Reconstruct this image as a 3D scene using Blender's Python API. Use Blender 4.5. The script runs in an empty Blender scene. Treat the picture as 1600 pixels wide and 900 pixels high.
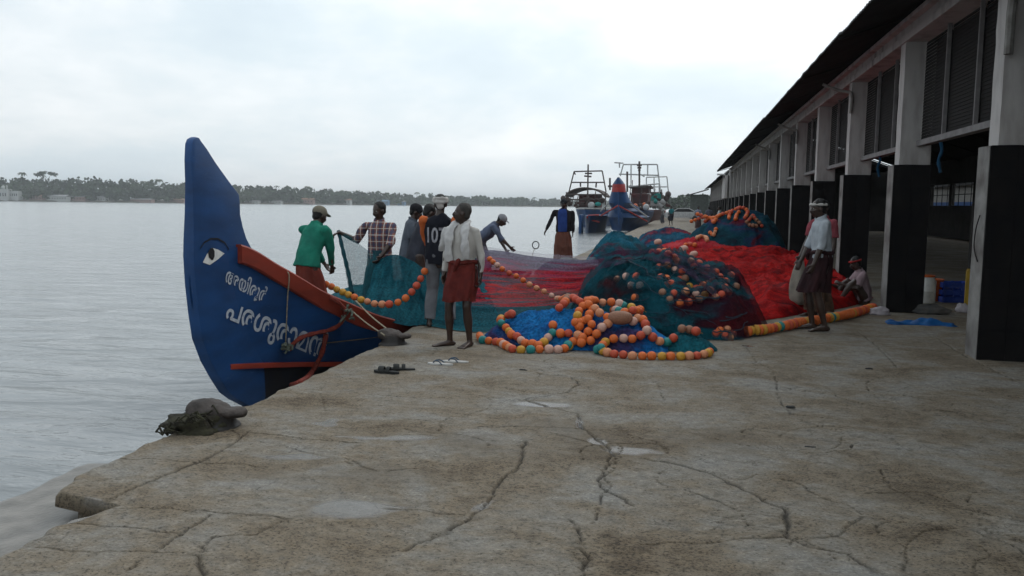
import bpy, bmesh, math, random
import numpy as np
from mathutils import Vector, Matrix, noise as mn
from mathutils.bvhtree import BVHTree
R = math.radians
rnd = random.Random(7)
scene = bpy.context.scene
col = scene.collection

# ------------------------------------------------------------------ camera
F = 1300.0
YAW, PITCH, ROLL = R(11.62), R(5.72), R(0.70)
CAMP = Vector((0, 0, 1.6))
CR = Matrix.Rotation(YAW, 3, 'Z') @ Matrix.Rotation(R(90) - PITCH, 3, 'X') @ Matrix.Rotation(ROLL, 3, 'Z')
cam = bpy.data.cameras.new('camera'); camo = bpy.data.objects.new('camera', cam); col.objects.link(camo)
camo.matrix_world = Matrix.Translation(CAMP) @ CR.to_4x4()
cam.sensor_width = 36; cam.lens = F / 1600 * 36; cam.clip_start = .05; cam.clip_end = 20000
scene.camera = camo

def ray(px, py):
    return CR @ Vector(((px - 800) / F, -(py - 450) / F, -1))
def G(px, py, z=0.0):
    d = ray(px, py); return CAMP + d * ((z - CAMP.z) / d.z)
def PY(px, py, Y):
    d = ray(px, py); return CAMP + d * (Y / d.y)
def PX(px, py, X):
    d = ray(px, py); return CAMP + d * (X / d.x)

# ------------------------------------------------------------------ materials
def newmat(name):
    m = bpy.data.materials.new(name); m.use_nodes = True
    nt = m.node_tree; b = nt.nodes['Principled BSDF']
    return m, nt, b
def N(nt, t, **k):
    n = nt.nodes.new(t)
    for a, v in k.items():
        if a.startswith('i_'): n.inputs[a[2:].replace('_', ' ')].default_value = v
        else: setattr(n, a, v)
    return n
def L(nt, a, b): nt.links.new(a, b)
def ramp(nt, stops, interp='LINEAR'):
    r = N(nt, 'ShaderNodeValToRGB'); cr = r.color_ramp; cr.interpolation = interp
    while len(cr.elements) > 1: cr.elements.remove(cr.elements[-1])
    for i, (p, c) in enumerate(stops):
        e = cr.elements[0] if i == 0 else cr.elements.new(p)
        e.position = p
        e.color = (c, c, c, 1) if isinstance(c, (int, float)) else (*c, 1)
    return r
def mat(name, c, rough=.8, c2=None, scale=6, bump=.15, bscale=50, metal=0, spec=.3, detail=5, stretch=None, lo=.35, hi=.65, bdist=.01):
    m, nt, b = newmat(name)
    if c2 is None: c2 = tuple(x * .72 for x in c)
    tc = N(nt, 'ShaderNodeTexCoord'); mp = N(nt, 'ShaderNodeMapping'); L(nt, tc.outputs['Object'], mp.inputs['Vector'])
    if stretch: mp.inputs['Scale'].default_value = stretch
    n = N(nt, 'ShaderNodeTexNoise', i_Scale=scale, i_Detail=detail); L(nt, mp.outputs[0], n.inputs['Vector'])
    r = ramp(nt, [(lo, c), (hi, c2)]); L(nt, n.outputs['Fac'], r.inputs[0]); L(nt, r.outputs[0], b.inputs['Base Color'])
    b.inputs['Roughness'].default_value = rough; b.inputs['Metallic'].default_value = metal
    b.inputs['Specular IOR Level'].default_value = spec
    if bump:
        n2 = N(nt, 'ShaderNodeTexNoise', i_Scale=bscale, i_Detail=4); L(nt, mp.outputs[0], n2.inputs['Vector'])
        bp = N(nt, 'ShaderNodeBump', i_Strength=bump, i_Distance=bdist); L(nt, n2.outputs['Fac'], bp.inputs['Height']); L(nt, bp.outputs[0], b.inputs['Normal'])
    return m
def netmat(name, stops, alpha=(.55, .95), scale=2.0, stretch=(1, 1, 1), use_uv=False, fine=140, lowalpha=None, xgrad=None):
    """fishing net: coloured twine with gaps between the strands"""
    m, nt, b = newmat(name)
    tc = N(nt, 'ShaderNodeTexCoord'); mp = N(nt, 'ShaderNodeMapping'); mp.inputs['Scale'].default_value = stretch
    L(nt, tc.outputs['UV' if use_uv else 'Object'], mp.inputs['Vector'])
    n = N(nt, 'ShaderNodeTexNoise', i_Scale=scale, i_Detail=6, i_Distortion=.6); n.inputs['Roughness'].default_value = .6
    L(nt, mp.outputs[0], n.inputs['Vector'])
    fac = n.outputs['Fac']
    if use_uv:   # v runs across the net: bands of colour, broken up by the noise
        sp = N(nt, 'ShaderNodeSeparateXYZ'); L(nt, tc.outputs['UV'], sp.inputs[0])
        mm = N(nt, 'ShaderNodeMath', operation='MULTIPLY_ADD'); L(nt, n.outputs['Fac'], mm.inputs[0]); mm.inputs[1].default_value = .9; 
        m2 = N(nt, 'ShaderNodeMath', operation='ADD'); L(nt, sp.outputs[1], m2.inputs[0]); m2.inputs[1].default_value = -.45
        L(nt, m2.outputs[0], mm.inputs[2]); fac = mm.outputs[0]
    if xgrad:   # the colour of the net changes from one end of the pile to the other
        sp = N(nt, 'ShaderNodeSeparateXYZ'); L(nt, tc.outputs['Object'], sp.inputs[0])
        g_ = N(nt, 'ShaderNodeMapRange'); L(nt, sp.outputs[0], g_.inputs[0]); g_.inputs[1].default_value = xgrad[0]; g_.inputs[2].default_value = xgrad[1]; g_.inputs[3].default_value = -.04; g_.inputs[4].default_value = xgrad[2]
        ad_ = N(nt, 'ShaderNodeMath', operation='ADD'); L(nt, fac, ad_.inputs[0]); L(nt, g_.outputs[0], ad_.inputs[1]); fac = ad_.outputs[0]
    r = ramp(nt, stops); L(nt, fac, r.inputs[0])
    v = N(nt, 'ShaderNodeTexNoise', i_Scale=35, i_Detail=3); L(nt, tc.outputs['Object'], v.inputs['Vector'])
    vr = ramp(nt, [(.3, .55), (.7, 1.25)]); L(nt, v.outputs['Fac'], vr.inputs[0])
    mx = N(nt, 'ShaderNodeMix', data_type='RGBA', blend_type='MULTIPLY'); mx.inputs[0].default_value = 1
    L(nt, r.outputs[0], mx.inputs[6]); L(nt, vr.outputs[0], mx.inputs[7]); L(nt, mx.outputs[2], b.inputs['Base Color'])
    b.inputs['Roughness'].default_value = .9; b.inputs['Specular IOR Level'].default_value = .06
    f1 = N(nt, 'ShaderNodeTexNoise', i_Scale=fine, i_Detail=2); L(nt, tc.outputs['Object'], f1.inputs['Vector'])
    ar = N(nt, 'ShaderNodeMapRange'); ar.inputs['From Min'].default_value = .35; ar.inputs['From Max'].default_value = .65
    ar.inputs['To Min'].default_value = alpha[0]; ar.inputs['To Max'].default_value = alpha[1]
    L(nt, f1.outputs['Fac'], ar.inputs['Value']); 
    if alpha[0] < 1: L(nt, ar.outputs[0], b.inputs['Alpha'])
    bp = N(nt, 'ShaderNodeBump', i_Strength=.6, i_Distance=.03); 
    n3 = N(nt, 'ShaderNodeTexNoise', i_Scale=14, i_Detail=6, i_Distortion=1.0); L(nt, tc.outputs['Object'], n3.inputs['Vector'])
    L(nt, n3.outputs['Fac'], bp.inputs['Height']); L(nt, bp.outputs[0], b.inputs['Normal'])
    return m

# ------------------------------------------------------------------ objects
def wloc(o):
    v = Vector((0, 0, 0))
    while o is not None: v += o.location; o = o.parent
    return v
def tag(o, label=None, cat=None, group=None, kind=None):
    if label: o['label'] = label
    if cat: o['category'] = cat
    if group: o['group'] = group
    if kind: o['kind'] = kind
    return o
def thing(name, label, cat, loc=(0, 0, 0), rotz=0, group=None):
    o = bpy.data.objects.new(name, None); col.objects.link(o); o.empty_display_size = .1
    o.location = loc; o.rotation_euler = (0, 0, rotz)
    return tag(o, label, cat, group)
def link(name, me, parent=None, m=None, smooth=False):
    o = bpy.data.objects.new(name, me); col.objects.link(o); o.parent = parent
    if m is not None and not len(me.materials): me.materials.append(m)
    if smooth: me.shade_smooth()
    return o

class MB:
    def __init__(s): s.v = []; s.f = []; s.m = []; s.uv = None
    def add(s, vs, fs, mi=0):
        o = len(s.v); s.v += [tuple(v) for v in vs]; s.f += [tuple(i + o for i in f) for f in fs]; s.m += [mi] * len(fs); return s
    def box(s, lo, hi, mi=0, M=None):
        x0, y0, z0 = lo; x1, y1, z1 = hi
        vs = [Vector(p) for p in ((x0,y0,z0),(x1,y0,z0),(x1,y1,z0),(x0,y1,z0),(x0,y0,z1),(x1,y0,z1),(x1,y1,z1),(x0,y1,z1))]
        if M is not None: vs = [M @ v for v in vs]
        return s.add(vs, [(0,3,2,1),(4,5,6,7),(0,1,5,4),(1,2,6,5),(2,3,7,6),(3,0,4,7)], mi)
    def loft(s, rings, mi=0, caps=True, closed=True):
        n = len(rings[0]); vs = [p for r in rings for p in r]; fs = []
        for i in range(len(rings) - 1):
            for j in range(n if closed else n - 1):
                k = (j + 1) % n
                fs.append((i*n+j, i*n+k, (i+1)*n+k, (i+1)*n+j))
        if caps and closed: fs.append(tuple(range(n - 1, -1, -1))); fs.append(tuple((len(rings)-1)*n + j for j in range(n)))
        return s.add(vs, fs, mi)
    def tube(s, pts, rad, seg=10, lat=None, mi=0, round_ends=False):
        pts = [Vector(p) for p in pts]; n = len(pts)
        if not isinstance(rad, (list, tuple)): rad = [rad] * n
        rad = [(r, r) if not isinstance(r, (tuple, list)) else r for r in rad]
        if round_ends:
            t0 = (pts[0]-pts[1]).normalized(); t1 = (pts[-1]-pts[-2]).normalized()
            a, b = rad[0], rad[-1]
            pts = [pts[0]+t0*min(a)*.85] + pts + [pts[-1]+t1*min(b)*.85]; rad = [(a[0]*.45,a[1]*.45)] + rad + [(b[0]*.45,b[1]*.45)]; n += 2
        rings = []; side = Vector(lat) if lat is not None else None
        for i in range(n):
            t = (pts[min(i+1, n-1)] - pts[max(i-1, 0)]).normalized()
            if side is None:
                side = t.orthogonal().normalized()
            sd = side - t * side.dot(t)
            if sd.length < 1e-4: sd = t.orthogonal()
            sd.normalize()
            if lat is None: side = sd
            up = t.cross(sd)
            rings.append([pts[i] + sd * (rad[i][0]*math.cos(a)) + up * (rad[i][1]*math.sin(a)) for a in (2*math.pi*j/seg for j in range(seg))])
        return s.loft(rings, mi)
    def ell(s, c, r, ax=None, seg=14, rings=9, mi=0):
        c = Vector(c); ax = ax or (Vector((1,0,0)), Vector((0,1,0)), Vector((0,0,1)))
        rr = []
        for i in range(1, rings):
            th = math.pi * i / rings
            rr.append([c + ax[0]*(r[0]*math.sin(th)*math.cos(a)) + ax[1]*(r[1]*math.sin(th)*math.sin(a)) - ax[2]*(r[2]*math.cos(th)) for a in (2*math.pi*j/seg for j in range(seg))])
        o = len(s.v); s.loft(rr, mi, caps=False)
        b = len(s.v); s.v.append(tuple(c - ax[2]*r[2])); s.v.append(tuple(c + ax[2]*r[2]))
        for j in range(seg):
            k = (j+1) % seg
            s.f.append((b, o+k, o+j)); s.f.append((b+1, o+(rings-2)*seg+j, o+(rings-2)*seg+k)); s.m += [mi, mi]
        return s
    def grid(s, rows, mi=0, uv=True):
        nr, nc = len(rows), len(rows[0]); o = len(s.v)
        s.v += [tuple(p) for r in rows for p in r]
        if s.uv is None: s.uv = {}
        for i in range(nr):
            for j in range(nc): s.uv[o + i*nc + j] = (j/(nc-1), i/(nr-1))
        for i in range(nr-1):
            for j in range(nc-1):
                s.f.append((o+i*nc+j, o+i*nc+j+1, o+(i+1)*nc+j+1, o+(i+1)*nc+j)); s.m.append(mi)
        return s
    def prism(s, poly, a, b, mi=0):
        """poly: points at offset vector a and b"""
        a, b = Vector(a), Vector(b); n = len(poly)
        return s.loft([[Vector(p)+a for p in poly], [Vector(p)+b for p in poly]], mi)
    def mesh(s, name, mats, off=None):
        me = bpy.data.meshes.new(name)
        vs = s.v if off is None else [(v[0]-off.x, v[1]-off.y, v[2]-off.z) for v in s.v]
        me.from_pydata(vs, [], s.f)
        for m in (mats if isinstance(mats, (list, tuple)) else [mats]): me.materials.append(m)
        me.polygons.foreach_set('material_index', s.m)
        if s.uv:
            ul = me.uv_layers.new(name='UVMap')
            li = np.zeros(len(me.loops), dtype=np.int32); me.loops.foreach_get('vertex_index', li)
            arr = np.zeros((len(s.v), 2), dtype=np.float32)
            for k, u in s.uv.items(): arr[k] = u
            ul.data.foreach_set('uv', arr[li].ravel())
        me.validate(); me.update()
        return me
    def build(s, name, mats, parent=None, world=False, smooth=True, bevel=0, angle=40):
        me = s.mesh(name, mats, wloc(parent) if (world and parent is not None) else None)
        bm = bmesh.new(); bm.from_mesh(me); bmesh.ops.recalc_face_normals(bm, faces=bm.faces)
        if bevel:
            es = [e for e in bm.edges if len(e.link_faces) == 2 and e.calc_face_angle(0) > R(35)]
            bmesh.ops.bevel(bm, geom=es, offset=bevel, segments=2, affect='EDGES', profile=.6, clamp_overlap=True)
        bm.to_mesh(me); bm.free()
        o = link(name, me, parent)
        if smooth:
            me.shade_smooth()
            try: me.set_sharp_from_angle(angle=R(angle))
            except Exception: pass
        return o

def displace(me, amp, scale, seed=0, stretch=(1,1,1)):
    n = len(me.vertices); co = np.zeros(n*3); no = np.zeros(n*3)
    me.vertices.foreach_get('co', co); me.vertices.foreach_get('normal', no)
    co = co.reshape(-1, 3); no = no.reshape(-1, 3)
    for i in range(n):
        p = Vector((co[i][0]*stretch[0]*scale+seed, co[i][1]*stretch[1]*scale, co[i][2]*stretch[2]*scale))
        a = mn.noise(p) + .5*mn.noise(p*2.1)
        co[i] += no[i]*a*amp
    me.vertices.foreach_set('co', co.ravel()); me.update()

def voxel(name, mb, mats, parent, size=.01, fold=0, fscale=9, seed=0, smooth_it=3, extra=None, fstretch=(1,1,.5)):
    """joins all the shapes in mb into one continuous skin"""
    me = mb.mesh(name, mats)
    t = bpy.data.objects.new('tmp', me); col.objects.link(t)
    md = t.modifiers.new('r', 'REMESH'); md.mode = 'VOXEL'; md.voxel_size = size; md.use_smooth_shade = True
    sm = t.modifiers.new('s', 'SMOOTH'); sm.iterations = smooth_it; sm.factor = .5
    dg = bpy.context.evaluated_depsgraph_get()
    me2 = bpy.data.meshes.new_from_object(t.evaluated_get(dg)); me2.name = name
    bpy.data.objects.remove(t); bpy.data.meshes.remove(me)
    me2.materials.clear()
    for m in (mats if isinstance(mats, (list, tuple)) else [mats]): me2.materials.append(m)
    if fold: displace(me2, fold, fscale, seed, fstretch)
    if extra is not None:
        bm = bmesh.new(); bm.from_mesh(me2); em = extra.mesh('e', mats); 
        bm.from_mesh(em); bm.to_mesh(me2); bm.free(); bpy.data.meshes.remove(em)
    me2.shade_smooth()
    o = bpy.data.objects.new(name, me2); col.objects.link(o); o.parent = parent
    return o
def lerp(a, b, t): return a + (b - a) * t
def interp(x, pts):
    if x <= pts[0][0]: return pts[0][1]
    for (a, fa), (b, fb) in zip(pts, pts[1:]):
        if x <= b: return fa + (fb - fa) * (x - a) / (b - a)
    return pts[-1][1]
def sinterp(x, pts):  # smooth
    xs = [p[0] for p in pts]
    if x <= xs[0]: return pts[0][1]
    if x >= xs[-1]: return pts[-1][1]
    i = max(k for k in range(len(xs)) if xs[k] <= x); i = min(i, len(xs)-2)
    t = (x - xs[i])/(xs[i+1]-xs[i])
    def m(k):
        a, b = max(k-1, 0), min(k+1, len(xs)-1); return (pts[b][1]-pts[a][1])/(xs[b]-xs[a])
    h = xs[i+1]-xs[i]
    return (2*t**3-3*t*t+1)*pts[i][1] + (t**3-2*t*t+t)*h*m(i) + (-2*t**3+3*t*t)*pts[i+1][1] + (t**3-t*t)*h*m(i+1)
def spline(pts, step=.03):
    pts = [Vector(p) for p in pts]; d = [0]
    for a, b in zip(pts, pts[1:]): d.append(d[-1] + (b-a).length)
    n = max(2, int(d[-1]/step)); out = []
    for i in range(n+1):
        s = d[-1]*i/n
        out.append(Vector([sinterp(s, [(d[k], pts[k][c]) for k in range(len(pts))]) for c in range(3)]))
    return out
# ------------------------------------------------------------------ world, sun, view
w = bpy.data.worlds.new('World'); scene.world = w; w.use_nodes = True
nt = w.node_tree; nt.nodes.clear()
SUN_EL, SUN_AZ = R(52), R(35)      # azimuth clockwise from +Y
sky = N(nt, 'ShaderNodeTexSky', sky_type='NISHITA', sun_disc=False, sun_elevation=SUN_EL, sun_rotation=SUN_AZ, air_density=1.2, dust_density=3.0)
tc = N(nt, 'ShaderNodeTexCoord')
sep = N(nt, 'ShaderNodeSeparateXYZ'); L(nt, tc.outputs['Generated'], sep.inputs[0])
za = N(nt, 'ShaderNodeMath', operation='MAXIMUM'); L(nt, sep.outputs[2], za.inputs[0]); za.inputs[1].default_value = 0
zb = N(nt, 'ShaderNodeMath', operation='ADD'); L(nt, za.outputs[0], zb.inputs[0]); zb.inputs[1].default_value = .16
dx = N(nt, 'ShaderNodeMath', operation='DIVIDE'); L(nt, sep.outputs[0], dx.inputs[0]); L(nt, zb.outputs[0], dx.inputs[1])
dy = N(nt, 'ShaderNodeMath', operation='DIVIDE'); L(nt, sep.outputs[1], dy.inputs[0]); L(nt, zb.outputs[0], dy.inputs[1])
cb = N(nt, 'ShaderNodeCombineXYZ'); L(nt, dx.outputs[0], cb.inputs[0]); L(nt, dy.outputs[0], cb.inputs[1]); cb.inputs[2].default_value = 3.7
n1 = N(nt, 'ShaderNodeTexNoise', i_Scale=.75, i_Detail=9, i_Distortion=.25); n1.inputs['Roughness'].default_value = .56; L(nt, cb.outputs[0], n1.inputs['Vector'])
cr = ramp(nt, [(.38, (.55, .63, .685)), (.46, (.60, .675, .72)), (.525, (.68, .73, .76)), (.60, (.78, .81, .83))]); 
mpd = N(nt, 'ShaderNodeMapping'); mpd.inputs['Scale'].default_value = (1, 1, 2.2); L(nt, tc.outputs['Generated'], mpd.inputs[0])
n2 = N(nt, 'ShaderNodeTexNoise', i_Scale=3.4, i_Detail=8, i_Distortion=.15); n2.inputs['Roughness'].default_value = .55; L(nt, mpd.outputs[0], n2.inputs['Vector'])
mxn = N(nt, 'ShaderNodeMix', data_type='FLOAT'); mxn.inputs[0].default_value = .6; L(nt, n1.outputs['Fac'], mxn.inputs[2]); L(nt, n2.outputs['Fac'], mxn.inputs[3])
L(nt, mxn.outputs[0], cr.inputs[0])
# thin cloud lit from behind: brighter round the hidden sun and high up, greyer low down
sd = (math.sin(SUN_AZ)*math.cos(SUN_EL), math.cos(SUN_AZ)*math.cos(SUN_EL), math.sin(SUN_EL))
dt = N(nt, 'ShaderNodeVectorMath', operation='DOT_PRODUCT'); L(nt, tc.outputs['Generated'], dt.inputs[0]); dt.inputs[1].default_value = sd
mr = N(nt, 'ShaderNodeMapRange'); L(nt, dt.outputs['Value'], mr.inputs[0])
mr.inputs[1].default_value = .2; mr.inputs[2].default_value = 1; mr.inputs[3].default_value = 1.10; mr.inputs[4].default_value = 1.46
mu = N(nt, 'ShaderNodeVectorMath', operation='SCALE'); L(nt, cr.outputs[0], mu.inputs[0]); L(nt, mr.outputs[0], mu.inputs['Scale'])
sk = N(nt, 'ShaderNodeVectorMath', operation='SCALE'); L(nt, sky.outputs[0], sk.inputs[0]); sk.inputs['Scale'].default_value = .07
ad = N(nt, 'ShaderNodeMix', data_type='RGBA'); ad.inputs[0].default_value = .86
L(nt, sk.outputs[0], ad.inputs[6]); L(nt, mu.outputs[0], ad.inputs[7])
# the mixed sky goes through one Background whose strength is in the daylight range
up = N(nt, 'ShaderNodeVectorMath', operation='SCALE'); L(nt, ad.outputs[2], up.inputs[0]); up.inputs['Scale'].default_value = 10.0
bg = N(nt, 'ShaderNodeBackground'); L(nt, up.outputs[0], bg.inputs[0]); bg.inputs[1].default_value = .1
ow = N(nt, 'ShaderNodeOutputWorld'); L(nt, bg.outputs[0], ow.inputs[0])
sl = bpy.data.lights.new('sun', 'SUN'); sl.energy = .55; sl.angle = R(25); sl.color = (1, .96, .9)
so = bpy.data.objects.new('sun', sl); col.objects.link(so)
so.rotation_euler = Vector(sd).to_track_quat('Z', 'Y').to_euler()
vs = scene.view_settings
vs.view_transform = 'Standard'; vs.look = 'None'; vs.gamma = 1; vs.exposure = 0.36; vs.use_curve_mapping = False
scene.display_settings.display_device = 'sRGB'
cy = scene.cycles
cy.use_denoising = True; cy.max_bounces = 6; cy.diffuse_bounces = 3; cy.glossy_bounces = 3; cy.transparent_max_bounces = 24
cy.volume_bounces = 0; cy.use_adaptive_sampling = True; cy.adaptive_threshold = .02

# ------------------------------------------------------------------ quay ground
EDGE = [(-6,-2.95),(3.05,-2.95),(3.52,-2.98),(3.74,-2.87),(3.84,-3.33),(4.11,-3.44),(4.5,-3.46),(4.93,-3.44),(5.52,-3.42),(5.9,-3.33),(6.55,-3.38),(7.54,-3.34),(8.78,-3.34),(10,-3.42),(12,-3.39),(15,-3.42),(20,-3.38),(30,-3.36),(130,-3.36)]
def edge_x(Y):
    return interp(Y, EDGE) + .035*mn.noise(Vector((Y*3, 0, 5))) + .02*mn.noise(Vector((Y*9, 4, 5)))
CR_PX = [
 [(955,712),(942,740),(931,750),(960,772),(989,787)],
 [(1005,716),(1114,738),(1162,764),(1224,795),(1232,812),(1228,836),(1272,852),(1324,865),(1377,898)],
 [(892,807),(909,836),(902,853),(917,869),(909,900)],
 [(820,690),(812,729),(781,748),(762,783),(734,803),(688,834),(633,857)],
 [(839,583),(894,589),(906,600),(882,614),(818,624),(859,637),(902,647),(909,670),(944,694),(960,712)],
 [(387,674),(355,697),(309,719),(270,736),(199,765),(160,790)],
 [(185,715),(302,719),(420,726)],
 [(110,820),(171,825),(284,834),(334,802)],
 [(284,834),(245,864),(199,896)],
 [(331,841),(307,871),(320,900)],
 [(160,793),(260,795),(451,807),(398,836),(331,841)],
 [(387,674),(440,680),(498,687),(560,690)],
 [(1340,518),(1363,534),(1383,553),(1402,573)],
 [(1468,530),(1503,553),(1542,573),(1589,598)],
 [(1165,540),(1180,562),(1210,580),(1216,615),(1222,630),(1235,645),(1320,657)],
 [(690,545),(664,562),(640,575)],
 [(1375,738),(1394,767),(1442,790)],
 [(734,803),(650,795),(600,792)],[(1228,836),(1150,843),(1000,848)],
 [(1015,590),(1030,605),(1038,625)],[(570,650),(640,655),(760,668),(980,674)],
 [(540,610),(620,618),(720,622)],[(1114,738),(1150,748),(1200,742)],
 [(500,600),(505,625),(510,640)],[(60,860),(150,868),(240,866),(330,872)],
]
def crack_lines():
    out = []
    for k, pl in enumerate(CR_PX):
        g = [G(x, y) for x, y in pl]; p2 = []
        for a, b in zip(g, g[1:]):
            n = max(2, int((b-a).length/.035))
            for i in range(n):
                q = a.lerp(b, i/n); s = .022
                q = Vector((q.x + s*mn.noise(Vector((q.x*9, q.y*9, k))) + .012*mn.noise(Vector((q.x*30, q.y*30, k))), q.y + 1.6*s*mn.noise(Vector((q.x*9, q.y*9, k+50))), 0))
                p2.append(q)
        p2.append(g[-1]); out.append((p2, [.012,.016,.012,.013,.012,.017,.008,.008,.01,.012,.008,.009,.009,.010,.006,.007,.006,.006,.006,.005,.006,.005,.005,.005,.006][k]))
    # finer cracks that branch off and wander between the big ones
    cr_ = random.Random(21)
    for k in range(46):
        y = 3.4 + 6.5*cr_.random()**1.2; x = cr_.uniform(-2.9, 3.0)*(.5+.05*y); a = cr_.choice([0, 0, math.pi, 1.2, -1.3, 2.0]) + cr_.uniform(-.4, .4); p2 = []
        for i in range(cr_.randint(14, 55)):
            p2.append(Vector((x, y, 0))); a += cr_.uniform(-.45, .45); x += .035*math.cos(a); y += .035*math.sin(a)
        out.append((p2, cr_.choice([.0035, .0045, .006])))
    return out
WET = []   # centre, half sizes, rotation, kind
for (px, py, rx, ry, rot) in [(555,792,.30,.15,.35),(600,683,.34,.07,.15),(512,660,.10,.15,0),(985,704,.17,.10,-.1),(455,712,.24,.07,.2),(905,660,.03,.20,.15),(935,690,.07,.10,.6),(750,790,.05,.16,-.4),(1170,540,.10,.12,0),(840,632,.25,.10,0),(100,800,.2,.2,0)]:
    g = G(px, py); WET.append((g.x, g.y, rx, ry, rot))
STAIN = []
for (px, py, rx, ry) in [(740,690,.28,.35),(410,738,.18,.12),(900,690,.5,.6),(1290,690,.14,.1),(1400,780,.16,.1),(560,740,.5,.3),(1110,690,.5,.4),(780,560,.4,.15)]:
    g = G(px, py); STAIN.append((g.x, g.y, rx, ry))

def quay_mesh():
    ys = [-6, -2, 1, 2.2, 2.6]; y = 2.8
    while y < 16: ys.append(y); y += max(.009, y*y*.00032)
    while y < 130: ys.append(y); y += y*.03
    ys.append(130.0)
    ys = np.array(ys)
    u = np.concatenate([np.linspace(0, 1, 560), 1 + np.linspace(.01, 1, 20)**1.5*6])
    ex = np.array([edge_x(v) for v in ys])
    X = ex[:, None] + (u[None, :] * 7.2)
    # straight from the joint with the hall: columns right of x = 3.6 line up again
    Y = np.repeat(ys[:, None], len(u), 1)
    shp = X.shape; X = X.ravel(); Y = Y.ravel()
    crack = np.zeros_like(X); 
    for pl, wd in crack_lines():
        for a, b in zip(pl, pl[1:]):
            m = 4*wd
            k = np.nonzero((X > min(a.x,b.x)-m) & (X < max(a.x,b.x)+m) & (Y > min(a.y,b.y)-m) & (Y < max(a.y,b.y)+m))[0]
            if not len(k): continue
            dxx, dyy = b.x-a.x, b.y-a.y; l2 = dxx*dxx+dyy*dyy + 1e-9
            t = np.clip(((X[k]-a.x)*dxx + (Y[k]-a.y)*dyy)/l2, 0, 1)
            d = np.hypot(X[k]-a.x-t*dxx, Y[k]-a.y-t*dyy)
            wl = wd*.95*(.45+.75*abs(mn.noise(Vector((a.x*4, a.y*4, 9)))*1.6))
            crack[k] = np.maximum(crack[k], np.clip(1.25 - d/wl, 0, 1))
    wet = np.zeros_like(X); stain = np.zeros_like(X); wob = np.zeros_like(X)
    rng = np.random.RandomState(3)
    def fnoise(fx, fy, n=14):   # cheap smooth noise: sum of sines
        r = np.zeros_like(X)
        for _ in range(n):
            a = rng.uniform(0, 2*math.pi); f = rng.uniform(.6, 1.7); r += np.sin(X*fx*f*math.cos(a)+Y*fy*f*math.sin(a)+rng.uniform(0, 7))
        return r/math.sqrt(n)
    nb = fnoise(9, 9); nb2 = fnoise(35, 35)
    for (cx, cyy, rx, ry, rot) in WET:
        xx, yy = X-cx, Y-cyy; c, s = math.cos(rot), math.sin(rot)
        q = np.hypot((xx*c+yy*s)/rx, (-xx*s+yy*c)/ry)
        wet = np.maximum(wet, np.clip((1.05 - q + .22*nb + .14*nb2)*2.2, 0, 1))
    for (cx, cyy, rx, ry) in STAIN:
        q = np.hypot((X-cx)/rx, (Y-cyy)/ry); stain = np.maximum(stain, np.clip(1.2-q+.3*nb+.1*nb2, 0, 1))
    Z = .010*fnoise(1.6, 1.6) + .0035*nb + .0016*nb2 + .0012*fnoise(110, 110)
    fade = np.clip((16-Y)/6, 0, 1)*.8+.2
    Z = Z*fade*(1-.75*wet) - .022*crack - .004*wet
    # worn and broken towards the water
    ed = X - np.repeat(ex, shp[1]); Z -= np.clip((.05-ed)/.05, 0, 1)**2*.02*(1+.5*nb2)
    me = bpy.data.meshes.new('quay_ground')
    nr, nc = shp; idx = np.arange(nr*nc).reshape(nr, nc)
    q = np.stack([idx[:-1,:-1], idx[:-1,1:], idx[1:,1:], idx[1:,:-1]], -1).reshape(-1, 4)
    # the quay's face going down into the water
    lv = [-.085, -.10, -.5, -1.2]; sk = []
    for j, z in enumerate(lv):
        off = (0, .10, .05, .05)[j]
        jit = np.array([.03*mn.noise(Vector((v*5, z*6, 2))) for v in ys])
        sk.append(np.stack([ex+.05+off+jit if j else ex-.008, ys, np.full(nr, z)], -1))
    co = np.concatenate([np.stack([X, Y, Z], -1)] + sk)
    base = nr*nc; prev = idx[:, 0]
    for j in range(len(lv)):
        cur = base + j*nr + np.arange(nr)
        q = np.concatenate([q, np.stack([prev[:-1], prev[1:], cur[1:], cur[:-1]], -1)]); prev = cur
    nv, nf = len(co), len(q)
    me.vertices.add(nv); me.vertices.foreach_set('co', co.astype(np.float32).ravel())
    me.loops.add(nf*4); me.loops.foreach_set('vertex_index', q.astype(np.int32).ravel())
    me.polygons.add(nf); me.polygons.foreach_set('loop_start', np.arange(0, nf*4, 4, dtype=np.int32))
    me.update(calc_edges=True); me.validate()
    for nm, arr in (('crack', crack), ('wet', wet), ('stain', stain)):
        a = me.attributes.new(nm, 'FLOAT', 'POINT'); full = np.zeros(nv, dtype=np.float32); full[:len(arr)] = arr; a.data.foreach_set('value', full)
    me.shade_smooth()
    return me
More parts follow.
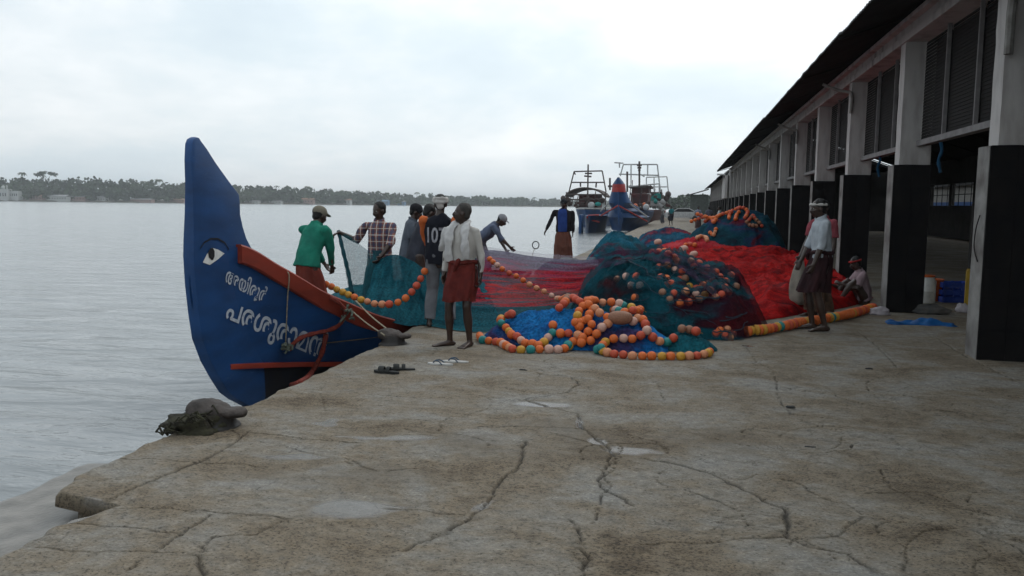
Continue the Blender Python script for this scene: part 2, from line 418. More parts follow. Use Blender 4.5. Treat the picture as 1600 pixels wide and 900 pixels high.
def concrete_mat():
    m, nt, b = newmat('worn_concrete')
    tc = N(nt, 'ShaderNodeTexCoord'); O = tc.outputs['Object']
    st = N(nt, 'ShaderNodeMapping'); st.inputs['Scale'].default_value = (.8, 1.0, 1); L(nt, O, st.inputs[0])
    big = N(nt, 'ShaderNodeTexNoise', i_Scale=1.5, i_Detail=9, i_Distortion=.3); big.inputs['Roughness'].default_value = .68; L(nt, st.outputs[0], big.inputs['Vector'])
    c1 = ramp(nt, [(.28, (.100,.072,.044)), (.38, (.148,.114,.075)), (.47, (.172,.141,.102)), (.55, (.182,.163,.134)), (.64, (.190,.181,.163)), (.78, (.150,.141,.126))]); L(nt, big.outputs['Fac'], c1.inputs[0])
    mid = N(nt, 'ShaderNodeTexNoise', i_Scale=14, i_Detail=8); mid.inputs['Roughness'].default_value = .72; L(nt, st.outputs[0], mid.inputs['Vector'])
    c2 = ramp(nt, [(.3, .60), (.5, 1.0), (.68, 1.25)]); L(nt, mid.outputs['Fac'], c2.inputs[0])
    mx = N(nt, 'ShaderNodeMix', data_type='RGBA', blend_type='MULTIPLY'); mx.inputs[0].default_value = 1
    L(nt, c1.outputs[0], mx.inputs[6]); L(nt, c2.outputs[0], mx.inputs[7])
    # pits and grit
    pit = N(nt, 'ShaderNodeTexNoise', i_Scale=75, i_Detail=5); pit.inputs['Roughness'].default_value = .75; L(nt, st.outputs[0], pit.inputs['Vector'])
    pm = N(nt, 'ShaderNodeMath', operation='MULTIPLY_ADD'); L(nt, big.outputs['Fac'], pm.inputs[0]); pm.inputs[1].default_value = .35; L(nt, pit.outputs['Fac'], pm.inputs[2])
    pr = ramp(nt, [(.55, .22), (.62, .92), (.76, 1.08), (.82, 1.6)]); L(nt, pm.outputs[0], pr.inputs[0])
    mx2 = N(nt, 'ShaderNodeMix', data_type='RGBA', blend_type='MULTIPLY'); mx2.inputs[0].default_value = .85
    L(nt, mx.outputs[2], mx2.inputs[6]); L(nt, pr.outputs[0], mx2.inputs[7])
    at = {k: N(nt, 'ShaderNodeAttribute', attribute_name=k) for k in ('crack', 'wet', 'stain')}
    def mixc(a, fac, colr, amt):
        f = N(nt, 'ShaderNodeMath', operation='MULTIPLY'); L(nt, fac, f.inputs[0]); f.inputs[1].default_value = amt
        x = N(nt, 'ShaderNodeMix', data_type='RGBA'); L(nt, f.outputs[0], x.inputs[0]); L(nt, a, x.inputs[6]); x.inputs[7].default_value = (*colr, 1); return x.outputs[2]
    c = mixc(mx2.outputs[2], at['stain'].outputs['Fac'], (.095,.075,.052), .45)
    c = mixc(c, at['wet'].outputs['Fac'], (.06,.055,.048), .6)
    c = mixc(c, at['crack'].outputs['Fac'], (.022,.018,.014), .95)
    # hairline crazing
    vo = N(nt, 'ShaderNodeTexVoronoi', feature='DISTANCE_TO_EDGE', i_Scale=1.1); dn = N(nt, 'ShaderNodeTexNoise', i_Scale=5, i_Detail=6)
    L(nt, O, dn.inputs['Vector']); va = N(nt, 'ShaderNodeVectorMath', operation='MULTIPLY_ADD'); L(nt, dn.outputs['Color'], va.inputs[0]); va.inputs[1].default_value = (.5,.5,.5); L(nt, O, va.inputs[2])
    L(nt, va.outputs[0], vo.inputs['Vector']); vr = ramp(nt, [(0, 1.0), (.009, 0.0)]); L(nt, vo.outputs[0], vr.inputs[0])
    gate = ramp(nt, [(.44, 0.0), (.56, .8)]); L(nt, big.outputs['Fac'], gate.inputs[0])
    gm = N(nt, 'ShaderNodeMath', operation='MULTIPLY'); L(nt, vr.outputs[0], gm.inputs[0]); L(nt, gate.outputs[0], gm.inputs[1])
    c = mixc(c, gm.outputs[0], (.04,.033,.026), .8)
    L(nt, c, b.inputs['Base Color'])
    rr = N(nt, 'ShaderNodeMapRange'); L(nt, at['wet'].outputs['Fac'], rr.inputs[0]); rr.inputs[1].default_value = .25; rr.inputs[2].default_value = .8; rr.inputs[3].default_value = .82; rr.inputs[4].default_value = .20
    L(nt, rr.outputs[0], b.inputs['Roughness']); b.inputs['Specular IOR Level'].default_value = .35
    hb = N(nt, 'ShaderNodeMath', operation='ADD'); L(nt, mid.outputs['Fac'], hb.inputs[0]); L(nt, pr.outputs[0], hb.inputs[1])
    iv = N(nt, 'ShaderNodeMapRange'); L(nt, at['wet'].outputs['Fac'], iv.inputs[0]); iv.inputs[3].default_value = .55; iv.inputs[4].default_value = .10
    bp = N(nt, 'ShaderNodeBump', i_Distance=.011); L(nt, iv.outputs[0], bp.inputs['Strength']); L(nt, hb.outputs[0], bp.inputs['Height']); L(nt, bp.outputs[0], b.inputs['Normal'])
    return m
M_conc = concrete_mat()
qm = quay_mesh(); quay = link('quay_ground', qm, None, M_conc); tag(quay, 'cracked worn concrete quay with damp patches', None, None, 'structure')
M_ledge = mat('damp_ledge', (.19,.175,.155), .45, (.10,.092,.08), scale=5, bump=.4, bscale=40, spec=.5)
lg = MB()
rows = []
for i in range(60):
    y = -2 + i*.125; e0 = min(edge_x(y)+.5, -2.6)
    x1 = -3.93 + .10*mn.noise(Vector((y*2, 1, 1))) + .05*mn.noise(Vector((y*8, 3, 1)))
    if y > 4.9: x1 = -3.4
    r = [(e0 + (x1-e0)*t, y, -.15 - .05*t + .025*mn.noise(Vector((t*6, y*5, 1)))) for t in [k/18 for k in range(19)]]
    rows.append(r + [(x1-.02, y, -.35), (x1+.05, y, -1.2)])
lg.grid(rows); tag(lg.build('quay_ledge', M_ledge), 'lower damp concrete ledge beside the water', None, None, 'structure')

# ------------------------------------------------------------------ water
m, nt, b = newmat('harbour_water'); M_water = m
tc = N(nt, 'ShaderNodeTexCoord')
b.inputs['Base Color'].default_value = (.19, .205, .21, 1); b.inputs['Roughness'].default_value = .16; b.inputs['IOR'].default_value = 1.33
mp = N(nt, 'ShaderNodeMapping'); mp.inputs['Rotation'].default_value = (0, 0, R(-20)); mp.inputs['Scale'].default_value = (.45, 1.25, 1); L(nt, tc.outputs['Object'], mp.inputs[0])
a1 = N(nt, 'ShaderNodeTexNoise', i_Scale=1.3, i_Detail=6, i_Distortion=.4); a2 = N(nt, 'ShaderNodeTexNoise', i_Scale=.22, i_Detail=4)
L(nt, mp.outputs[0], a1.inputs['Vector']); L(nt, mp.outputs[0], a2.inputs['Vector'])
am = N(nt, 'ShaderNodeMath', operation='MULTIPLY_ADD'); L(nt, a2.outputs['Fac'], am.inputs[0]); am.inputs[1].default_value = 2.2; L(nt, a1.outputs['Fac'], am.inputs[2])
bp = N(nt, 'ShaderNodeBump', i_Strength=.75, i_Distance=.18); L(nt, am.outputs[0], bp.inputs['Height']); L(nt, bp.outputs[0], b.inputs['Normal'])
WZ = -.62
wt = MB()
wt.add([(-4500,-60,WZ),(4500,-60,WZ),(4500,6000,WZ),(-4500,6000,WZ)], [(0,1,2,3)])
tag(wt.build('water', M_water, smooth=False), 'grey rippled harbour water', None, None, 'structure')
# ------------------------------------------------------------------ the big blue boat at the quay
XA = -4.6; ZK = -1.15
YST = [(-1.15,9.6),(-.85,8.7),(-.62,8.11),(-.36,7.67),(-.09,7.39),(.27,7.18),(.72,7.06),(1.2,7.06),(2.3,7.1)]
ZG = [(7.0,1.16),(7.85,1.13),(8.47,.875),(8.84,.65),(9.28,.425),(9.73,.20),(10.6,-.02),(12,-.07),(14,-.06),(22,-.04)]
BT = [(0,.0),(.35,.03),(.8,.07),(1.4,.18),(1.75,.36),(2.1,.51),(2.5,.80),(3.3,1.02),(4.2,1.10),(10,1.10),(13,.9)]
def hull_b(t, v): return sinterp(t, BT) * (max(v, 0)**.42)
def hull_pt(t, v, side=1, out=0.0):
    z = ZK + v*(1.2-ZK)
    for _ in range(8):
        Y = sinterp(z, YST) + t; z = lerp(z, ZK + v*(sinterp(Y, ZG)-ZK), .7)
    Y = sinterp(z, YST) + t
    return Vector((XA + side*(hull_b(t, v)+out), Y, z))
def hull_at(Y, z, side=1, out=0.0):
    v = (z-ZK)/(sinterp(Y, ZG)-ZK); t = Y - sinterp(z, YST)
    return Vector((XA + side*(hull_b(max(t, 0), min(v, 1))+out), Y, z))
def wood_paint(name, c, c2, drip=True):
    m = mat(name, c, .5, c2, scale=2.2, bump=.25, bscale=18, spec=.35, lo=.38, hi=.7, detail=8, stretch=(1, .6, 2.2), bdist=.006)
    return m
M_blue = wood_paint('blue_hull_paint', (.008,.052,.165), (.005,.030,.095))
_nt = M_blue.node_tree; _b = _nt.nodes['Principled BSDF']; _src = _b.inputs['Base Color'].links[0].from_socket      # scuffs where the paint has rubbed off
_tc = N(_nt, 'ShaderNodeTexCoord'); _mp = N(_nt, 'ShaderNodeMapping'); _mp.inputs['Scale'].default_value = (2, 1.2, 5); L(_nt, _tc.outputs['Object'], _mp.inputs[0])
_n = N(_nt, 'ShaderNodeTexNoise', i_Scale=5, i_Detail=9); _n.inputs['Roughness'].default_value = .75; L(_nt, _mp.outputs[0], _n.inputs['Vector']); _r = ramp(_nt, [(.62, 0.0), (.70, .55)]); L(_nt, _n.outputs['Fac'], _r.inputs[0])
_x = N(_nt, 'ShaderNodeMix', data_type='RGBA'); L(_nt, _r.outputs[0], _x.inputs[0]); L(_nt, _src, _x.inputs[6]); _x.inputs[7].default_value = (.06, .12, .20, 1); L(_nt, _x.outputs[2], _b.inputs['Base Color'])
M_red = wood_paint('red_rail_paint', (.25,.034,.018), (.15,.022,.013))
M_black = mat('tarred_planks', (.006,.010,.020), .6, (.014,.012,.014), scale=4)
M_deck = mat('boat_deck_wood', (.13,.10,.07), .8, (.07,.055,.04), scale=8)
M_white = mat('white_paint', (.62,.62,.60), .6, (.45,.46,.46), scale=14, lo=.45, hi=.75)
M_ink = mat('black_paint', (.01,.01,.012), .5)
boat = thing('fishing_boat', 'big blue wooden boat with a painted eye and red rails beside the quay', 'boat', (XA, 9, WZ))
TS = [.06,.2,.4,.6,.8,1.0,1.2,1.4,1.6,1.8,2.0,2.25,2.5,2.8,3.1,3.5,4,5,6,8,10,12,13]
VS = [0,.04,.09,.15,.22,.30,.38,.46,.54,.62,.70,.78,.86,.93,1.0]
mb = MB()
for side in (1, -1):
    mb.loft([[hull_pt(t, v, side) for v in VS] for t in TS], closed=False)
    # plank thickness on the inside
    mb.loft([[hull_pt(t, v, side, -.06*min(1, t/1.2)) for v in VS[::-1]] for t in TS if t >= 1.4], closed=False)
# transom
a = [hull_pt(13, v, 1) for v in VS]; b_ = [hull_pt(13, v, -1) for v in VS]
mb.loft([a, b_], closed=False)
hull = mb.build('hull', [M_blue], boat, world=True, angle=50)
# dark bottom below the lower rail as a second skin of tar
mb = MB()
for side in (1, -1):
    rows = []
    for t in [x for x in TS if x >= .3]:
        r = []
        for k in range(8):
            Y0 = 0; z = lerp(ZK, -.17, k/7)
            Y = sinterp(z, YST) + t; z2 = lerp(ZK, max(-.62, -.12 - .165*max(0, Y-7.72)), k/7)
            r.append(hull_at(Y, z2, side, .004))
        rows.append(r)
    mb.loft(rows, closed=False)
mb.build('keel_tar', [M_black], boat, world=True)
fin_px = [(x+(4 if x < 300 else 3 if x < 340 and y > 500 else 0)-(4 if (x > 306 and y < 260) or (x >= 340 and y < 380) else 0), y+(3 if y < 225 else 0)) for x, y in [(289,250),(290,222),(293,214),(298,211),(306,212),(313,217),(322,232),(336,254),(352,277),(366,296),(372,304),(373,318),(373,335),(377,355),(382,372),(386,388),(392,425),(400,480),(405,560),(408,620),(398,642),(383,634),(365,625),(350,614),(333,592),(318,565),(305,530),(298,490),(293,445),(290,400),(290,372),(291,335),(291,290)]]
mb = MB(); pl = [PX(x, y, XA) for x, y in fin_px]
def fin_th(p):
    return .062 - .022*max(0, min(1, (p.z-1.0)/1.0))
mb.loft([[p + Vector((fin_th(p), 0, 0)) for p in pl], [p - Vector((fin_th(p), 0, 0)) for p in pl]])
prow = mb.build('prow', [M_blue], boat, world=True, bevel=.02)
# red gunwale: a fat plank along the outside with a cap
for side in (1, -1):
    mb = MB(); rr = []
    for i in range(90):
        Y = 7.87 + (i/89)**1.3*12.2; z = sinterp(Y, ZG); 
        p = hull_at(Y, z-.001, side)
        h = .16 if Y < 11 else .12
        q = hull_at(Y, z-h, side)
        sx = side
        wv = .012*mn.noise(Vector((Y*2.5, side, 0)))
        rr.append([Vector((p.x - sx*.07, Y, z+.03)), Vector((p.x+sx*.035, Y, z+.035+wv)), Vector((p.x+sx*.05, Y, z+.015+wv)), Vector((q.x+sx*.05, Y, z-h+.01+wv)), Vector((q.x+sx*.035, Y, z-h-.005+wv)), Vector((q.x-sx*.03, Y, z-h))])
    mb.loft(rr); mb.build('gunwale', [M_red], boat, world=True, bevel=0, angle=28)
mb = MB(); rr = []
for i in range(60):
    Y = 7.72 + i*.09; z = max(-.56, -.10 - .165*(Y-7.72))
    p = hull_at(Y, z, 1); s_ = .028
    rr.append([Vector((p.x-.03, Y, z+s_)), Vector((p.x+.045, Y-.02, z+s_)), Vector((p.x+.05, Y-.02, z)), Vector((p.x+.045, Y-.02, z-s_)), Vector((p.x-.03, Y, z-s_))])
mb.loft(rr); mb.build('rub_rail', [M_red], boat, world=True)
mb = MB()
rr = []
for i in range(30):
    Y = 9.3 + i*.36; zz = min(-.12, sinterp(Y, ZG)-.10); bb = hull_b(Y-7.3, .9)-.03
    if Y < 10.5: zz = lerp(-.10, -.12, (Y-9.3)/1.2)
    rr.append([Vector((XA-bb+2*bb*k/6, Y, zz + .02*(1-abs(k-3)/3))) for k in range(7)])
mb.loft(rr, closed=False); mb.build('deck', [M_deck], boat, world=True)

# paint on the boat: letters and the eye lie on the planks themselves
def bvh_of(objs):
    vs, fs = [], []
    for o in objs:
        off = wloc(o); k = len(vs)
        vs += [v.co + off for v in o.data.vertices]; fs += [tuple(i+k for i in p.vertices) for p in o.data.polygons]
    return BVHTree.FromPolygons(vs, fs)
BV = bvh_of([hull, prow])
def onto(px, py, out=.006):
    d = ray(px, py).normalized(); h, n, i, dist = BV.ray_cast(CAMP, d)
    if h is None: return None
    if n.dot(d) > 0: n = -n
    return h + n*out
def text_mesh(s, bold=0.0):
    cu = bpy.data.curves.new('t', 'FONT'); cu.body = s; cu.size = 1; cu.offset = bold; cu.resolution_u = 3
    o = bpy.data.objects.new('t', cu); col.objects.link(o)
    dg = bpy.context.evaluated_depsgraph_get(); me = bpy.data.meshes.new_from_object(o.evaluated_get(dg))
    bpy.data.objects.remove(o)
    bm = bmesh.new(); bm.from_mesh(me)
    for _ in range(2):
        bmesh.ops.triangulate(bm, faces=bm.faces); es = [e for e in bm.edges if e.calc_length() > .12]
        bmesh.ops.subdivide_edges(bm, edges=es, cuts=1)
    bmesh.ops.triangulate(bm, faces=bm.faces)
    v = [x.co.copy() for x in bm.verts]; bm.verts.index_update(); f = [tuple(q.index for q in p.verts) for p in bm.faces]; bm.free(); bpy.data.meshes.remove(me)
    x0 = min(p.x for p in v); x1 = max(p.x for p in v); y0 = min(p.y for p in v); y1 = max(p.y for p in v)
    return [((p.x-x0)/(x1-x0), (p.y-y0)/(y1-y0)) for p in v], f
def letters(name, s, quad, parent, mt, bold=.01, slots=None):
    """quad: bottom-left, bottom-right, top-right, top-left"""
    uv, f = text_mesh(s, bold); vs = []
    for u, v in uv:
        bl, br, tr, tl = quad
        x = lerp(lerp(bl[0], br[0], u), lerp(tl[0], tr[0], u), v); y = lerp(lerp(bl[1], br[1], u), lerp(tl[1], tr[1], u), v)
        vs.append(onto(x, y) or Vector((0, 0, -50)))
    mb = MB(); mb.add(vs, f); return mb.build(name, [mt], parent, world=True, smooth=False)
M_letter = mat('letter_paint', (.40,.43,.47), .6, (.22,.26,.32), scale=25, lo=.45, hi=.75)
letters('lettering', 'അയിരൂർ', ((349,447),(409,480),(420,448),(356,414)), boat, M_letter, .016)
letters('lettering', 'പരശുരാമൻ', ((348,506),(503,574),(516,520),(361,462)), boat, M_letter, .02)
def paint_poly(name, px, mt, parent, out=.006):
    cx = sum(p[0] for p in px)/len(px); cyy = sum(p[1] for p in px)/len(px); mb = MB(); n = len(px); vs = []
    for k in range(1, 5):
        for x, y in px: vs.append(onto(lerp(cx, x, k/4), lerp(cyy, y, k/4), out))
    vs.append(onto(cx, cyy, out)); fs = [(4*n, i, (i+1)%n) for i in range(n)]
    for k in range(3): fs += [(k*n+i, (k+1)*n+i, (k+1)*n+(i+1)%n, k*n+(i+1)%n) for i in range(n)]
    mb.add(vs, fs); return mb.build(name, [mt], parent, world=True, smooth=False)
paint_poly('painted_eye', [(316,410),(322,398),(330,387),(340,390),(350,396),(340,405),(327,414)], M_white, boat, .006)
paint_poly('pupil', [(329,406),(325,402),(324,394),(327,388),(331,387),(334,392),(334,400),(332,406)], M_ink, boat, .010)
arc = [(312,388),(318,379),(328,373),(340,373),(350,379),(357,390)]
mb = MB(); vs = []
for k in range(len(arc)*3-2):
    i, fr = divmod(k, 3); x = lerp(arc[i][0], arc[min(i+1, 5)][0], fr/3); y = lerp(arc[i][1], arc[min(i+1, 5)][1], fr/3)
    vs += [onto(x, y-1.3, .007), onto(x, y+1.5, .007)]
mb.add(vs, [(2*i, 2*i+2, 2*i+3, 2*i+1) for i in range(len(vs)//2-1)]); mb.build('painted_brow', [M_ink], boat, world=True, smooth=False)

# ropes
M_rope_red = mat('red_rope', (.20,.032,.02), .85, (.10,.018,.012), scale=40, bump=.9, bscale=60)
M_rope = mat('pale_rope', (.32,.28,.20), .85, (.2,.17,.12), scale=40, bump=.8, bscale=80)
M_rope_green = mat('frayed_green_rope', (.13,.15,.12), .9, (.07,.08,.06), scale=40, bump=.9, bscale=80)
def rope(name, pts, r, mt, parent=None, seg=8, twist=True):
    sp = spline(pts, max(.02, r*1.1)); rad = [r*(1+.14*math.sin(i*1.15)) if twist else r for i in range(len(sp))]
    mb = MB(); mb.tube(sp, rad, seg); return mb.build(name, [mt], parent, world=True)
def onp(px, py, out): 
    p = onto(px, py, out); return p if p is not None else PY(px, py, 9.5)
r1 = rope('rope', [PY(498,462,9.3), PY(520,467,9.15), onp(532,478,.09), onp(533,492,.06), onp(526,504,.06), onp(510,513,.05), onp(488,519,.04), onp(468,525,.04), onp(455,535,.04), onp(447,546,.04)], .026, M_rope_red)
tag(r1, 'thick red rope looped from the red rail down across the white lettering', 'rope')
r2 = rope('rope', [onp(505,520,.05), onp(498,548,.06), onp(480,575,.09), G(468,598,-.2), G(455,602,-.5)], .03, M_rope_red)
tag(r2, 'thick dark red rope hanging from the end of the lettering towards the water', 'rope')
r3 = rope('rope', [PY(439,421,8.65), onp(446,427,.06), onp(447,460,.03), onp(446,500,.02), onp(444,540,.02)], .007, M_rope)
tag(r3, 'thin pale cord hanging straight down the blue hull from the red rail', 'rope')
kn = MB()
for k in range(9):
    p = onp(442+rnd.uniform(-6, 6), 543+rnd.uniform(-7, 7), .03); q = p + Vector((rnd.uniform(-.08,.08), rnd.uniform(-.05,.05), rnd.uniform(-.08,.08)))
    kn.tube([p, p.lerp(q, .5)+Vector((.03, 0, .02)), q], .014, 6)
kn.build('knot', [M_rope_green], r3, world=True)
# ------------------------------------------------------------------ people
M_skin = mat('dark_brown_skin', (.042,.022,.015), .42, (.030,.016,.011), scale=12, bump=.1, spec=.5)
M_hair = mat('black_hair', (.008,.007,.007), .6, bump=.6, bscale=120)
M_grey_hair = mat('greying_hair', (.05,.045,.04), .7, (.015,.014,.013), bump=.6, bscale=120)
M_eyew = mat('eye_white', (.35,.33,.30), .3, bump=0)
M_eyed = mat('eye_dark', (.01,.008,.006), .2, bump=0)
def cloth(name, c, c2=None, scale=7): return mat(name, c, .9, c2, scale=scale, bump=.5, bscale=28, spec=.15, detail=6, bdist=.012)
def ik(S, W, l1, l2, pole):
    d = W - S; L_ = min(d.length, (l1+l2)*.995); d.normalize(); W = S + d*L_
    a = math.acos(max(-1, min(1, (l1*l1 + L_*L_ - l2*l2)/(2*l1*L_)))); pole = Vector(pole); pp = pole - d*pole.dot(d); pp.normalize()
    return S + d*(l1*math.cos(a)) + pp*(l1*math.sin(a)), W
def person(label, loc, face, H=1.66, group=None, wrR=None, wrL=None, poleR=(.3,-.8,-.5), poleL=(-.3,-.8,-.5), lean=0, side=0, head=(0, 0),
           feet=None, seated=False, shirt=None, sleeve='long', lower=None, low_mat=None, hat=None, hat_mat=None, hair=True, hair_mat=None, mustache=True,
           voxel_size=.011, handR=None, handL=None, wide=1.0, hem=.80, loose=1.0, kneeR=None, kneeL=None, low_len=.45, seed=0):
    """local frame: +y is where the person faces, +x the right hand side"""
    root = thing('person', label, 'person', loc, R(face), group)
    k = H/1.685
    V = Vector
    J = dict(pel=V((0,0,.92)), wai=V((0,.0,1.05)), che=V((0,0,1.22)), shm=V((0,-.01,1.375)), nek=V((0,.0,1.435)), hed=V((0,.02,1.565)),
             sR=V((.185*wide,-.01,1.375)), sL=V((-.185*wide,-.01,1.375)))
    for n_, p in list(J.items()):
        if n_ == 'pel': continue
        f = .5 if n_ == 'wai' else 1
        M_ = Matrix.Rotation(R(-lean*f), 3, 'X') @ Matrix.Rotation(R(side*f), 3, 'Y')
        J[n_] = J['pel'] + M_ @ (p - J['pel'])
    feet = feet or ((.12,.0,0, 10), (-.12,.0,0, -10))     # x, y, z, toe angle
    if seated: dz = J['pel'].z - seated
    else: dz = 0
    for n_ in J: J[n_].z -= dz
    out = {}
    for s, n_, ft, kp in ((1,'R',feet[0],kneeR), (-1,'L',feet[1],kneeL)):
        hip = V((.088*s, 0, J['pel'].z-.02)); an = V((ft[0], ft[1], ft[2]+.075))
        kn, an = ik(hip, an, .425, .42, kp or (.1*s, 1, .1))
        out['hip'+n_], out['kn'+n_], out['an'+n_] = hip, kn, an
        a = R(ft[3]); out['toe'+n_] = V((math.sin(a), math.cos(a), 0))
    Sx = J['sR'], J['sL']
    wr = [V(wrR)/k if wrR is not None else V((.27,.06,.80-dz)), V(wrL)/k if wrL is not None else V((-.27,.06,.80-dz))]
    arms = []
    for s, S, W, pole in ((1, Sx[0], wr[0], poleR), (-1, Sx[1], wr[1], poleL)):
        E, W = ik(S, W, .285, .255, pole); arms.append((S, E, W))
    lat = (J['sR']-J['sL']).normalized()
    hy, hp = head
    Mh = Matrix.Rotation(R(hy), 3, 'Z') @ Matrix.Rotation(R(-lean*.45-hp), 3, 'X')
    hs, hf, hu = Mh @ V((1,0,0)), Mh @ V((0,1,0)), Mh @ V((0,0,1)); Hc = J['hed']
    if lean: Hc = J['nek'] + (J['hed']-J['nek'])*.9 + hf*.01
    # ---- body
    b = MB()
    crotch = V((0,0,J['pel'].z-.09))
    b.tube([crotch, J['pel'], J['wai'], J['che'], J['shm'], J['nek']], [(.13,.09),(.160,.105),(.140,.09),(.155*wide,.10),(.115*wide,.065),(.052,.052)], 20, lat=lat, round_ends=True)
    for (S, E, W) in arms:
        b.tube([J['shm'].lerp(S, .5)-V((0,0,.03)), S-V((0,0,.022)), S.lerp(E, .3), S.lerp(E, .7), E, E.lerp(W, .3), E.lerp(W, .75), W], [.042,.042,.046,.042,.038,.039,.030,.026], 12, round_ends=True)
    for n_ in 'RL':
        h_, kn, an, toe = out['hip'+n_], out['kn'+n_], out['an'+n_], out['toe'+n_]
        b.tube([h_+V((0,0,.03)), h_.lerp(kn, .15), h_.lerp(kn, .6), kn, kn.lerp(an, .15), kn.lerp(an, .38), kn.lerp(an, .75), an, an-V((0,0,.03))], [.085,.088,.068,.052,.049,.055,.038,.034,.034], 14, round_ends=True)
        g = V((an.x, an.y, an.z-.075))
        b.tube([g-toe*.045+V((0,0,.035)), g+toe*.02+V((0,0,.04)), g+toe*.09+V((0,0,.03)), g+toe*.15+V((0,0,.022))], [(.030,.032),(.034,.036),(.043,.026),(.046,.02)], 12, lat=toe.cross(V((0,0,1))), round_ends=True)
        sd = toe.cross(V((0,0,1)))
        for q in range(5):
            o_ = (q-2)*.018; l_ = [.04,.045,.042,.038,.032][q if n_ == 'L' else 4-q] if False else .04-.004*abs(q-2)
            b.tube([g+toe*.15+sd*o_+V((0,0,.017)), g+toe*(.17+l_)+sd*o_*1.08+V((0,0,.012))], .0115, 8, round_ends=True)
    b.tube([J['nek']-hu*.03, J['nek']+hu*.02, Hc-hu*.04], [.062,.054,.055], 12, round_ends=True)
    ax = (hs, hf, hu)
    b.ell(Hc+hu*.022-hf*.006, (.073,.09,.092), ax); b.ell(Hc+hf*.022-hu*.035, (.056,.062,.08), ax); b.ell(Hc+hf*.045-hu*.085, (.030,.030,.026), ax)
    b.ell(Hc+hf*.072+hu*.022, (.045,.016,.012), ax)
    b.tube([Hc+hf*.078+hu*.012, Hc+hf*.097-hu*.012, Hc+hf*.104-hu*.030], [.009,.012,.015], 8, round_ends=True)
    b.ell(Hc+hf*.088-hu*.058, (.024,.011,.010), ax)
    for s in (1, -1):
        b.ell(Hc+hs*s*.076-hu*.012-hf*.005, (.011,.020,.032), ax); b.ell(Hc+hf*.06+hs*s*.035-hu*.025, (.022,.02,.02), ax)
    # hands
    for s, (S, E, W), hd in ((1, arms[0], handR), (-1, arms[1], handL)):
        d = (W-E).normalized(); curl = 28
        if hd: d = (V(hd[0])).normalized(); curl = hd[1]
        inw = V((-s, .25, 0)) if abs(d.x) < .7 else V((0, 0, -1))
        nn = inw - d*inw.dot(d); nn.normalize(); sd = d.cross(nn)
        if sd.y < 0: sd = -sd      # thumb side forward
        b.tube([W-d*.01, W+d*.03, W+d*.085], [(.026,.02),(.036,.016),(.040,.014)], 10, lat=sd, round_ends=True)
        for q in range(4):
            base = W + d*.082 + sd*(.028-.0187*q); ll = (.068,.078,.072,.055)[q]
            p = [base]; dd = d.copy()
            for seg_ in range(3):
                rot = Matrix.Rotation(R(curl), 3, d.cross(nn)); dd = rot @ dd; dd.normalize()
                p.append(p[-1] + dd*ll*(.42,.32,.26)[seg_])
            b.tube(p, [.0105,.0098,.009,.0085], 7, round_ends=True)
        tb = W + d*.022 + sd*.03
        b.tube([tb, tb+(d*.6+sd*.75+nn*.25).normalized()*.032, tb+(d*.6+sd*.75+nn*.25).normalized()*.032+(d*.9+sd*.25+nn*.4).normalized()*.034], [.013,.0115,.0095], 8, round_ends=True)
    ex = MB()
    for s in (1, -1):
        c_ = Hc+hf*.076+hs*s*.030+hu*.003
        ex.ell(c_, (.0125,.008,.0085), ax, 8, 6, mi=1); ex.ell(c_+hf*.006, (.006,.004,.006), ax, 8, 6, mi=2)
    S_ = Matrix.Scale(k, 4)
    def sc(m_): m_.v = [tuple(c*k for c in v) for v in m_.v]; return m_
    voxel('body', sc(b), [M_skin, M_eyew, M_eyed], root, size=voxel_size, smooth_it=2, extra=sc(ex))
    # ---- hair
    hm = hair_mat or M_hair
    if hair:
        h = MB(); h.ell(Hc+hu*.038-hf*.022, (.082,.090,.088), ax, 20, 12); h.ell(Hc-hf*.05-hu*.02, (.068,.045,.06), ax)
        voxel('hair', sc(h), [hm], root, size=.012, fold=.006, fscale=30, smooth_it=1)
        if mustache:
            h = MB(); h.ell(Hc+hf*.094-hu*.045, (.030,.010,.007), ax, 8, 6); sc(h).build('mustache', [hm], root)
    # ---- shirt
    if shirt is not None:
        g = MB(); lo = J['wai'].lerp(V((0,0,J['pel'].z)), 1) if not seated else J['pel'].copy()
        hemz = lo + (V((0, 0, (hem-.92))) if not lean else (lo-J['che']).normalized()*(.92-hem)*.9)
        L1 = loose
        g.tube([hemz, hemz.lerp(J['wai'], .5), J['wai'], J['che'], J['che'].lerp(J['shm'], .7), J['shm'], J['shm'].lerp(J['nek'], .5), J['nek']], [(.172*L1,.128*L1),(.166*L1,.124*L1),(.158*L1,.116*L1),(.170*wide,.122),(.164*wide,.110),(.144*wide,.095),(.096*wide,.080),(.060,.060)], 24, lat=lat, round_ends=False)
        dn = (J['nek']-J['che']).normalized()*.016
        for (S, E, W) in arms:
            if sleeve == 'long':
                pts = [J['shm'].lerp(S, .6)-dn, S-dn, S.lerp(E, .15), S.lerp(E, .45), E, E.lerp(W, .5), E.lerp(W, .88)]; rr_ = [.046,.054,.058,.056,.052,.046,.038]
            elif sleeve == 'rolled':
                pts = [J['shm'].lerp(S, .6)-dn, S-dn, S.lerp(E, .15), S.lerp(E, .45), E, E.lerp(W, .25)]; rr_ = [.046,.054,.058,.058,.054,.052]
            elif sleeve == 'half':
                pts = [J['shm'].lerp(S, .6)-dn, S-dn, S.lerp(E, .15), S.lerp(E, .4), S.lerp(E, .78)]; rr_ = [.046,.055,.062,.066,.066]
            else: pts = None
            if pts: g.tube(pts, rr_, 16); g.ell(S-dn*1.3, (.057,.057,.055), None, 14, 9)
        # collar
        if sleeve != 'none':
            cc = J['nek'] + hu*.005
            g.tube([cc + Matrix.Rotation(R(a), 3, 'Z') @ V((0,.062,-.022*math.cos(R(a)))) for a in range(20, 341, 20)], .016, 8)
